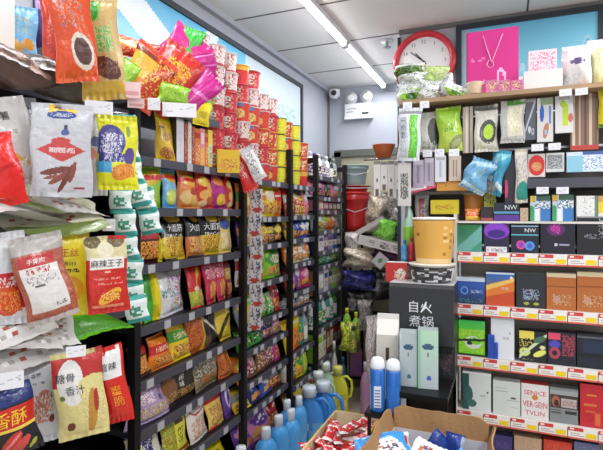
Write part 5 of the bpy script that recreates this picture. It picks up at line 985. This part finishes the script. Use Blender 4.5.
# spray cans standing in front on a carton
def can(px0, px1, y0, y1, d, label, lab):
    CNT[0] += 1; rnd = random.Random(CNT[0]); p = pt((px0 + px1) / 2, y1, d); r_ = (px1 - px0) / 2 * d / F; h = (y1 - y0) * d / F
    b = MB(); b.lathe([(r_ * .9, 0), (r_, .01), (r_, h * .25), (r_, h * .5), (r_, h * .76), (r_ * .92, h * .8)], 22, cf=lambda u, v: H('e8ecf0') if lab and .12 < u < .3 and v < .45 * h else H(rnd.choice(['2868b8', '2c70c4', '3478c8'])))
    c = MB(); c.lathe([(r_ * .95, h * .8), (r_ * .98, h * .83), (r_ * .9, h * .94), (r_ * .6, h * .99), (r_ * .2, h)], 22, 'e6eaee')
    l = MB(); l.box(-.012, .012, -r_ - .0015, -r_ + .004, .02, .09, 'e4e8f0')
    for i in range(6): l.box(-.010, .010, -r_ - .0018, -r_ - .0015, .025 + i * .01, .029 + i * .01, '5a78b0')
    pr = [('can_body', b.mesh('can_body', PLAS)), ('cap', c.mesh('can_cap', PLAS))]
    if lab: pr.append(('sticker', l.mesh('sticker', CARD)))
    return thing('spray_can', pr, label, 'spray can', p, (0, 0, face(p)))
can(370, 385, 357, 410.5, 1.62, 'left blue spray can with white barcode sticker', True)
can(386, 400.5, 359, 411, 1.615, 'right blue spray can behind the open carton flap', False)
zc = pt(378, 412, 1.62).z

# ================================================================ open carton and snack tray in front
def open_box(name, x0, x1, y0, y1, z0, z1, flap, label, cat, cout, cin, fl_out, yaw=0):
    o = link(name, None, None, ((x0 + x1) / 2, (y0 + y1) / 2, z0), (0, 0, R(yaw))); w2, l2, h = (x1 - x0) / 2, (y1 - y0) / 2, z1 - z0; t = .004
    mb = MB(); mb.box(-w2, w2, -l2, l2, 0, t)
    for b in ((-w2, w2, l2 - t, l2), (-w2, w2, -l2, -l2 + t), (-w2, -w2 + t, -l2, l2), (w2 - t, w2, -l2, l2)): mb.box(*b, 0, h)
    link('carton_body', mb.mesh('carton_body', cout), o)
    mb = MB()
    for b in ((-w2 + t, w2 - t, l2 - t - .001, l2 - t), (-w2 + t, -w2 + t + .001, -l2 + t, l2 - t), (w2 - t - .001, w2 - t, -l2 + t, l2 - t), (-w2 + t, w2 - t, -l2 + t, -l2 + t + .001)): mb.box(*b, t, h - .001)
    mb.box(-w2 + t, w2 - t, -l2 + t, l2 - t, t, t + .001)
    link('lining', mb.mesh('lining', cin), o)
    if flap:
        for k, (a, b, ax, tl) in enumerate((((-w2, l2), (w2, l2), 'x', 8), ((-w2, -l2), (-w2, l2), 'y', -14), ((w2, -l2), (w2, l2), 'y', 14), ((-w2, -l2), (w2, -l2), 'x', 160))):
            fm = MB(); L = math.hypot(b[0] - a[0], b[1] - a[1]); n = 12; rr = random.Random(k)
            top = [flap * (1 + rr.uniform(-.05, .05)) * (1 if 0 < i < n else .8) for i in range(n + 1)]
            vs = []
            for i in range(n + 1):
                x = L * i / n; vs += [(x, -t / 2, 0), (x, t / 2, 0), (x, t / 2 + .004 * math.sin(i), top[i]), (x, -t / 2 + .004 * math.sin(i), top[i])]
            fs = []
            for i in range(n):
                for q in range(4): fs.append((4 * i + q, 4 * i + 4 + q, 4 * i + 4 + (q + 1) % 4, 4 * i + (q + 1) % 4))
            fs += [(3, 2, 1, 0), (4 * n, 4 * n + 1, 4 * n + 2, 4 * n + 3)]
            fm.add(vs, fs)
            f = link('flap', fm.mesh('flap', fl_out), o, (a[0], a[1], h), (R(-tl) if ax == 'x' else R(tl), 0, 0 if ax == 'x' else R(90)))
    return tag(o, label, cat)
open_box('open_carton', -.325, -.04, 1.16, 1.53, .68, .87, .065, 'open brown cardboard carton with white lining and raised flaps', 'carton', CARTON, CARTIN, CARTON, 0)
def stand(x0, x1, y0, y1, z, label):
    o = link('low_stool', None, None, ((x0 + x1) / 2, (y0 + y1) / 2, 0)); w2, l2 = (x1 - x0) / 2, (y1 - y0) / 2
    link('seat', MB().box(-w2, w2, -l2, l2, z - .03, z).mesh('stool_seat', CARTON), o)
    for x in (-1, 1):
        for y in (-1, 1): link('leg', MB().box(min(x * w2, x * (w2 - .03)), max(x * w2, x * (w2 - .03)), min(y * l2, y * (l2 - .03)), max(y * l2, y * (l2 - .03)), 0, z - .03).mesh('stool_leg', BLACK), o)
    tag(o, label, 'stool')
stand(-.33, -.035, 1.15, 1.54, .679, 'plain stool under the open cardboard carton')
stand(-.625, -.435, 1.42, 1.84, .669, 'plain stool under the yellow edged snack tray')
YEL = mat('tray_yellow', 'e2b840', rough=.6); TRIN = mat('tray_lining', 'e8d8b4', rough=.7)
open_box('snack_tray', -.62, -.44, 1.43, 1.82, .67, .765, 0, 'yellow edged display tray full of red sachets', 'tray', YEL, TRIN, YEL, 0)
D('redsa', '', 'c81c22', [('n', .1, .3, .9, .6, ['d02428', 'e8d8d4', 'c81c20'], .5), ('r', 0, 0, 1, .12, 'e4d8d4'), ('l', .7, .2, .05, 'e8e0dc')])
sm_ = pouch('tray_sachet', .036, .1, .007, 'redsa', 12, 16, 9); rr = random.Random(4)
WH = ['back left', 'back middle', 'back right', 'second row left', 'second row middle', 'second row right', 'centre left', 'centre', 'centre right', 'fourth row left', 'fourth row middle', 'fourth row right', 'front left', 'front middle', 'front right']
for r_ in range(5):
    for c_ in range(3):
        for l_ in range(1):
            x = -.575 + c_ * .045 + rr.uniform(-.006, .006); y = 1.72 - r_ * .062 + rr.uniform(-.008, .008)
            thing('snack_sachet', sm_, f'red and white sachet at {WH[r_ * 3 + c_]} of the snack tray', 'sachet', (x, y, .738 + (r_ + c_) % 3 * .006), (R(-83 + rr.uniform(-7, 7)), R(rr.uniform(-14, 14)), R(rr.uniform(-60, 60))), 'sachets in the snack tray')
D('blsa', '', '2c8cd0', [('e', .6, .5, .3, .3, 'e8e4e4'), ('n', .35, .3, .85, .7, ['e8e4e4', 'b86a50', '3c3c60', 'e8e4e4'], .6), ('l', .1, .2, .06, '68b8e0')])
D('navysa', '', '1c3a88', [('r', .85, 0, 1, 1, '8a98b0'), ('r', 0, 0, 1, .2, '28509c')]); D('cyansa', '', '5cc0d8', [('n', .1, .1, .9, .9, ['5cc0d8', 'a0dce8', '3a98b8'], .6)]); D('whsa', '', 'ece4e0', [('e', .5, .5, .25, .25, 'b86a58'), ('n', .3, .3, .8, .7, ['8a4a40', 'ece4e0', '3c5a9a'], .6)])
D('redspot', '', 'e4e2e4', [('e', .5, .5, .4, .4, 'd8303c')])
g = 'sachets inside the open carton'
for dn, x, y, z, w_, h_, rx, rz, lb in [('blsa', -.27, 1.26, .868, .15, .15, -80, 30, 'blue sachet at left inside the open carton'), ('whsa', -.21, 1.30, .872, .1, .1, -72, -20, 'white sachet with brown picture in the middle of open carton'), ('blsa', -.165, 1.29, .862, .1, .12, -76, -50, 'blue sachet right of the white one in open carton'),
   ('cyansa', -.125, 1.30, .86, .08, .08, -70, 10, 'pale cyan sachet inside the open carton'), ('navysa', -.205, 1.41, .82, .1, .1, -18, 12, 'navy sachet standing up left at the back of open carton'), ('navysa', -.135, 1.42, .82, .06, .1, -18, -18, 'navy and grey sachet standing up right in open carton'), ('redspot', -.285, 1.44, .84, .06, .05, -20, 30, 'red and white sachet at back left of open carton')]:
    CNT[0] += 1
    ob = thing('sachet_pack', pouch('sa_' + str(CNT[0]), w_, h_, .018, dn, 20, 24, CNT[0]), lb, 'sachet', (x, y, z), (R(rx), R(45 if dn == 'navysa' and x < -.2 else 0), R(rz)), g)
filler = MB()
# a filler layer of sachets below, one object: too mixed to count
for i in range(26):
    M = Matrix.Translation((rr.uniform(-.29, -.08), rr.uniform(1.2, 1.47), .78 + rr.uniform(0, .06))) @ Matrix.Rotation(R(rr.uniform(-50, 50)), 4, 'Z') @ Matrix.Rotation(R(rr.uniform(-15, 15)), 4, 'X')
    filler.box(-.03, .03, -.035, .035, -.004, .004, rr.choice(['2c8cd0', 'e8e4e4', '1c3a88', '5cc0d8']), M=M)
o = link('sachet_heap', filler.mesh('sachet_heap', FILM)); tag(o, 'heap of mixed sachets filling the bottom of open carton', 'sachets'); o['kind'] = 'stuff'
filler = MB()
for i in range(60):
    M = Matrix.Translation((rr.uniform(-.575, -.485), rr.uniform(1.47, 1.78), .69 + rr.uniform(0, .028))) @ Matrix.Rotation(R(rr.uniform(-50, 50)), 4, 'Z') @ Matrix.Rotation(R(rr.uniform(-12, 12)), 4, 'X')
    filler.box(-.025, .025, -.035, .035, -.004, .004, rr.choice(['d02428', 'c81c20', 'e8dcd8', 'd83a38']), M=M)
o = link('sachet_heap', filler.mesh('sachet_heap', FILM)); tag(o, 'heap of red and white sachets under those in snack tray', 'sachets'); o['kind'] = 'stuff'
# stool for the spray cans
stand(-.52, -.36 - .02, 1.5, 1.53, .3, 'x') if False else None

# ================================================================ detergent bottles on the floor along the racks
BB = bottle('blue_bottle', .062, .41, '4aa4e6', 'dfe6ee', ['58aee8', '4aa4e6', '4aa4e6', '6cb8ec'], sy=.75, n=24, neck=.4, capr=.026, high=True)
def fl(px, y, h): 
    d = (EYE - h) * F / (y - 214); p = pt(px, y, d); p.z = 0; return p
for i, (px_, y_, lb) in enumerate([(241, 446, 'pale blue bottle lowest and nearest on floor by chip rack'), (266, 427, 'slim blue bottle, nearest of the capped row'), (278.5, 415, 'slim blue bottle, second of the capped row'), (291, 409, 'slim blue bottle, third of the capped row'), (287, 400, 'slim blue bottle, half hidden behind the third'), (299, 396, 'slim blue bottle, farthest of slim ones before the jugs')]):
    thing('detergent_bottle', BB, lb, 'detergent bottle', fl(px_, y_, .41), (0, 0, R(30 + 10 * i)), 'blue detergent bottles on the floor')
JB = jug('blue_jug', .25, .4, .11, '3c8edc', 'd8e4ee', ['4a98e0', '68acdc', 'c8d8e8', '3c8edc']); JG = jug('green_jug', .22, .39, .1, 'b8d8c0', 'e8eee8', ['c8e0d0', 'e8f0e8', 'b8d8c0']); JY = jug('yellow_jug', .2, .36, .09, 'dcd83c', 'e8e470', ['c8b830', 'e8e050'])
for J, px_, y_, h, rz, lb in [(JB, 309, 386, .4, 20, 'blue handled jug nearer the slim bottles'), (JB, 323, 381, .4, 10, 'blue handled jug with pale label, beside yellow jug'), (JG, 318, 371, .39, 25, 'pale green jug nearest behind the blue jugs'), (JG, 325, 362, .39, 20, 'pale green jug farthest along the rack'), (JY, 338, 366, .36, 10, 'yellow jug standing right of the pale green jugs')]:
    thing('detergent_jug', J, lb, 'detergent jug', fl(px_, y_, h), (0, 0, R(rz)), 'detergent jugs on the floor')
D('tealb', '', '4a98b8', [], back='3888a8'); D('pinkb', '', 'b888b0', [], back='d8c8d8'); D('whiteb', '', 'dcdcd8', [('r', 0, 0, 1, 1, 'c84a3c'), ('r', 0, 0, 1, 1, 'e8e4e0')], back='e8e8e8')
for dn, px_, y_, h, wd, lb in [('tealb', 343, 357, .34, .06, 'slim teal bottle on floor right of yellow jug'), ('whiteb', 327, 345, .46, .07, 'white bottle with red label behind the green jugs'), ('whiteb', 334, 341, .5, .06, 'tall white and red bottle beside farthest rack'), ('pinkb', 366, 362, .4, .09, 'lilac bottle on floor before the back shelf pile')]:
    p = fl(px_, y_, h); CNT[0] += 1
    dd = DES[dn]; thing('bottle', bottle('fb' + str(CNT[0]), wd / 2, h, dd['base'], dd['back'], labs(dd)), lb, 'bottle', p, (0, 0, .4), 'bottles standing at the far end of the aisle')

# ================================================================ clutter at the end of the aisle
bk = link('storage_shelf', None, None, (-1.02, 4.3, 0)); sinv = Matrix.Translation((1.02, -4.3, 0))
def part3(name, m_, b):
    return link(name, MB().box(*b, M=sinv).mesh(name, m_), bk)
BZ = [.1, .62, .92, 1.16, 1.38]
for z in BZ: part3('shelf', BLACK, (-1.27, -.72, 4.1, 4.5, z - .02, z))
for x in (-1.27, -.74):
    for y in (4.1, 4.48): part3('post', BLACK, (x, x + .02, y, y + .02, 0, 1.38))
tag(bk, 'black storage shelf under the pile at the end of the aisle', 'shelf')
def bucket(px, y0, y1, wpx, d, col, label, z, rimc):
    p = pt(px, y1, d); p.z = z; r_ = wpx / 2 * d / F; h = (y1 - y0) * d / F; mb = MB(); n = 32
    mb.lathe([(r_ * .76, 0), (r_ * .8, h * .2), (r_ * .86, h * .5), (r_ * .92, h * .78), (r_ * .99, h * .8), (r_ * .99, h * .84), (r_ * .96, h * .86), (r_, h * .98)], n, col)
    rm = MB(); rm.lathe([(r_, h * .95), (r_ * 1.05, h * .96), (r_ * 1.05, h), (r_ * .99, h)], n, rimc)
    hd = MB(); hd.tube([(-r_, 0, h * .9), (-r_ * .9, -r_ * .7, h * .62), (0, -r_ * 1.08, h * .5), (r_ * .9, -r_ * .7, h * .62), (r_, 0, h * .9)], .004, 'b8b8b8')
    return thing('bucket', [('bucket_body', mb.mesh('bucket_body', PLAS)), ('rim', rm.mesh('rim', PLAS)), ('handle', hd.mesh('handle', PLAS))], label, 'bucket', p, (0, 0, .3), 'stacked buckets')
bucket(355, 193, 233, 29, 4.3, 'b8201e', 'lowest and largest red bucket beneath grey green bucket', 1.385, 'c83028')
b = bucket(355, 187, 193, 30, 4.3, 'b8201e', 'red tub nested on top of the larger red bucket', 1.385 + 40 * 4.3 / F + .002, 'd8a8a0')
bucket(355, 167, 187, 27, 4.3, '8a9a98', 'grey green bucket topmost of the stacked buckets', 1.385 + 46 * 4.3 / F + .004, 'a0b0ac')
D('beigebag', '', 'c8b8a4', [('n', 0, 0, 1, 1, ['a89884', 'd8ccb8', 'b8a088', 'e0d4c4'], .7)]); D('greybag', '', '8a8480', [('n', 0, 0, 1, 1, ['6a6460', 'a8a29c', '8a8480'], .7)]); D('whiteb2', '', 'cfc6c2', [('n', .1, .2, .9, .8, ['cfc6c2', '6a5a5c', 'd8d0cc', 'cfc6c2'], .5)])
D('greenb2', '', '78c83c', [('n', 0, 0, 1, 1, ['78c83c', '98d85a', '4a9a28'], .6)]); D('dgreen', '', '1c4c30', [('n', 0, 0, 1, 1, ['1c4c30', '2c6a44'], .5)]); D('navybag', '', '2a2c78', [('n', 0, 0, 1, 1, ['2a2c78', '1c1c4c', '5a5ab0'], .6)])
D('blackbag', '', '1c1818', [('l', .6, 0, .04, '6a6464'), ('l', .3, .1, .03, '4a4444')]); D('longw', '', 'd4ccc8', [('n', .25, .2, .4, .8, ['6a5a50', 'd4ccc8'], .6), ('n', .5, .15, .95, .85, ['5a4c50', 'd4ccc8', 'a89c9c'], .6)])
D('yelgr', '', 'a8b828', [('n', 0, 0, 1, 1, ['6a7a1c', 'd8dc3c', 'a8b828'], .7)]); D('purpb', '', '5a2a4c', [('n', 0, 0, 1, 1, ['5a2a4c', '3c2c70', '7a3040'], .6)]); D('silvsq', '', 'c8c4c8', [('e', .5, .5, .2, .2, '6a9a5a')]); D('roll', '', 'b8b0ac', [('l', .5, 0, .1, 'c8c0bc')])
D('greenbt', '', '8cc23c', [('r', 0, 0, 1, 1, 'd8dc5a'), ('r', 0, 0, 1, 1, '5a9a2c')], back='e0e040'); D('oliveb', '', '7a8a3c', [('r', 0, 0, 1, 1, 'c8b850'), ('r', 0, 0, 1, 1, '5a6a2c')], back='404838')
g = 'clutter piled at the end of the aisle'
for kd, dn, x0, x1, y0, y1, d, rl, t, lb in [
  ('bag', 'beigebag', 367, 385, 196, 224, 4.2, 15, .12, 'beige crumpled bag right of red buckets'), ('bag', 'greybag', 380, 402, 192, 224, 4.25, 0, .1, 'grey crumpled bag beneath the white hanging cards'),
  ('box', 'roll', 352, 386, 224, 229, 4.1, -30, .06, 'pale grey roll slanting up beneath the red bucket'), ('bag', 'greenb2', 376, 396, 219, 239, 4.08, 20, .06, 'bright green pack behind the long white box'), ('box', 'dgreen', 385, 406, 222, 241, 4.15, 10, .06, 'dark green box right of the bright green pack'),
  ('bag', 'greybag', 391, 402, 208, 224, 4.1, 20, .08, 'light grey round pack over the dark green box'), ('box', 'longw', 358, 402, 240, 249, 4.0, 14, .08, 'long white printed box slanting across the clutter'), ('bag', 'whiteb2', 345, 359, 232, 256, 4.1, 0, .12, 'pale crumpled bag just below red bucket'),
  ('bag', 'beigebag', 344, 374, 248, 268, 4.05, 4, .14, 'beige bundle under the pale crumpled bag'), ('box', 'silvsq', 374, 386, 254, 267, 3.9, 40, .02, 'silver square card tilted before dark clutter'), ('bag', 'purpb', 372, 402, 248, 262, 4.1, 0, .1, 'dark purple bag beneath the long white box'),
  ('bag', 'navybag', 342, 374, 270, 290, 4.05, 0, .14, 'navy bag lying under the beige bundle'), ('bag', 'blackbag', 345, 374, 288, 318, 4.05, 0, .14, 'black bag below the navy bag'), ('bag', 'blackbag', 372, 400, 268, 300, 4.1, 0, .12, 'black bag right of the navy bag'),
  ('bottle', 'greenbt', 343, 351, 308, 336, 3.95, 0, .08, 'upper left lime green bottle at the aisle end'), ('bottle', 'greenbt', 352, 360, 312, 340, 3.95, 0, .08, 'upper right lime green bottle at the aisle end'), ('bottle', 'oliveb', 349, 357, 326, 352, 3.85, 0, .08, 'olive bottle before the lime green bottles'), ('bag', 'yelgr', 341, 358, 322, 350, 3.9, 0, .1, 'olive and yellow pack low beside farthest rack'), ('box', 'purpb', 350, 362, 350, 374, 3.9, 0, .1, 'dark purple red box low at the aisle end'), ('bag', 'greybag', 358, 372, 300, 330, 3.95, 0, .08, 'dark grey bag left of the clear bag')]:
    put(kd, dn, x0, x1, y0, y1, d, lb, 'clutter', name='clutter_bag' if kd == 'bag' else 'clutter_box', roll=rl, t=t, nx=16, wr=1.8, group=g)
D('hook4', '', 'd8d4d0', [('r', 0, .93, 1, 1, '8a8480'), ('r', .3, .02, .7, .2, '6a564a'), ('e', .5, .45, .16, .08, '6a5a50'), ('r', .46, .5, .54, .8, 'b0a8a4')])
for i, x0 in enumerate((374, 381, 388, 395)):
    rb('box', 'hook4', x0, x0 + 6.5, 161 + i % 2, 196 - (6 if i == 1 else 0), f"white hook card, {['leftmost', 'second from left', 'third from left', 'rightmost'][i]} beside the stand corner", 'card pack', 'hook_card', Y=2.02, t=.006, nx=8, group='white hook cards')
mb = MB(); mb.tube([(-.36, 2.02, 1.785), (-.56, 2.02, 1.785)], .004); mb.tube([(-.36, 2.02, 1.785), (-.355, 2.02, 1.785)], .008)
o = link('hook_rod', mb.mesh('hook_rod', METAL)); tag(o, 'thin metal rod carrying the white hook cards', 'rod')
mb = MB(); p = onY(388, 163, 2.1); mb.lathe([(.03, 0), (.04, .03), (.048, .05), (.05, .055)], 20, 'a8542c')
thing('clay_pot', mb.mesh('clay_pot', PLAS), 'small terracotta coloured pot above the white hook cards', 'pot', (p.x, 2.02, 1.79))
mb = MB()
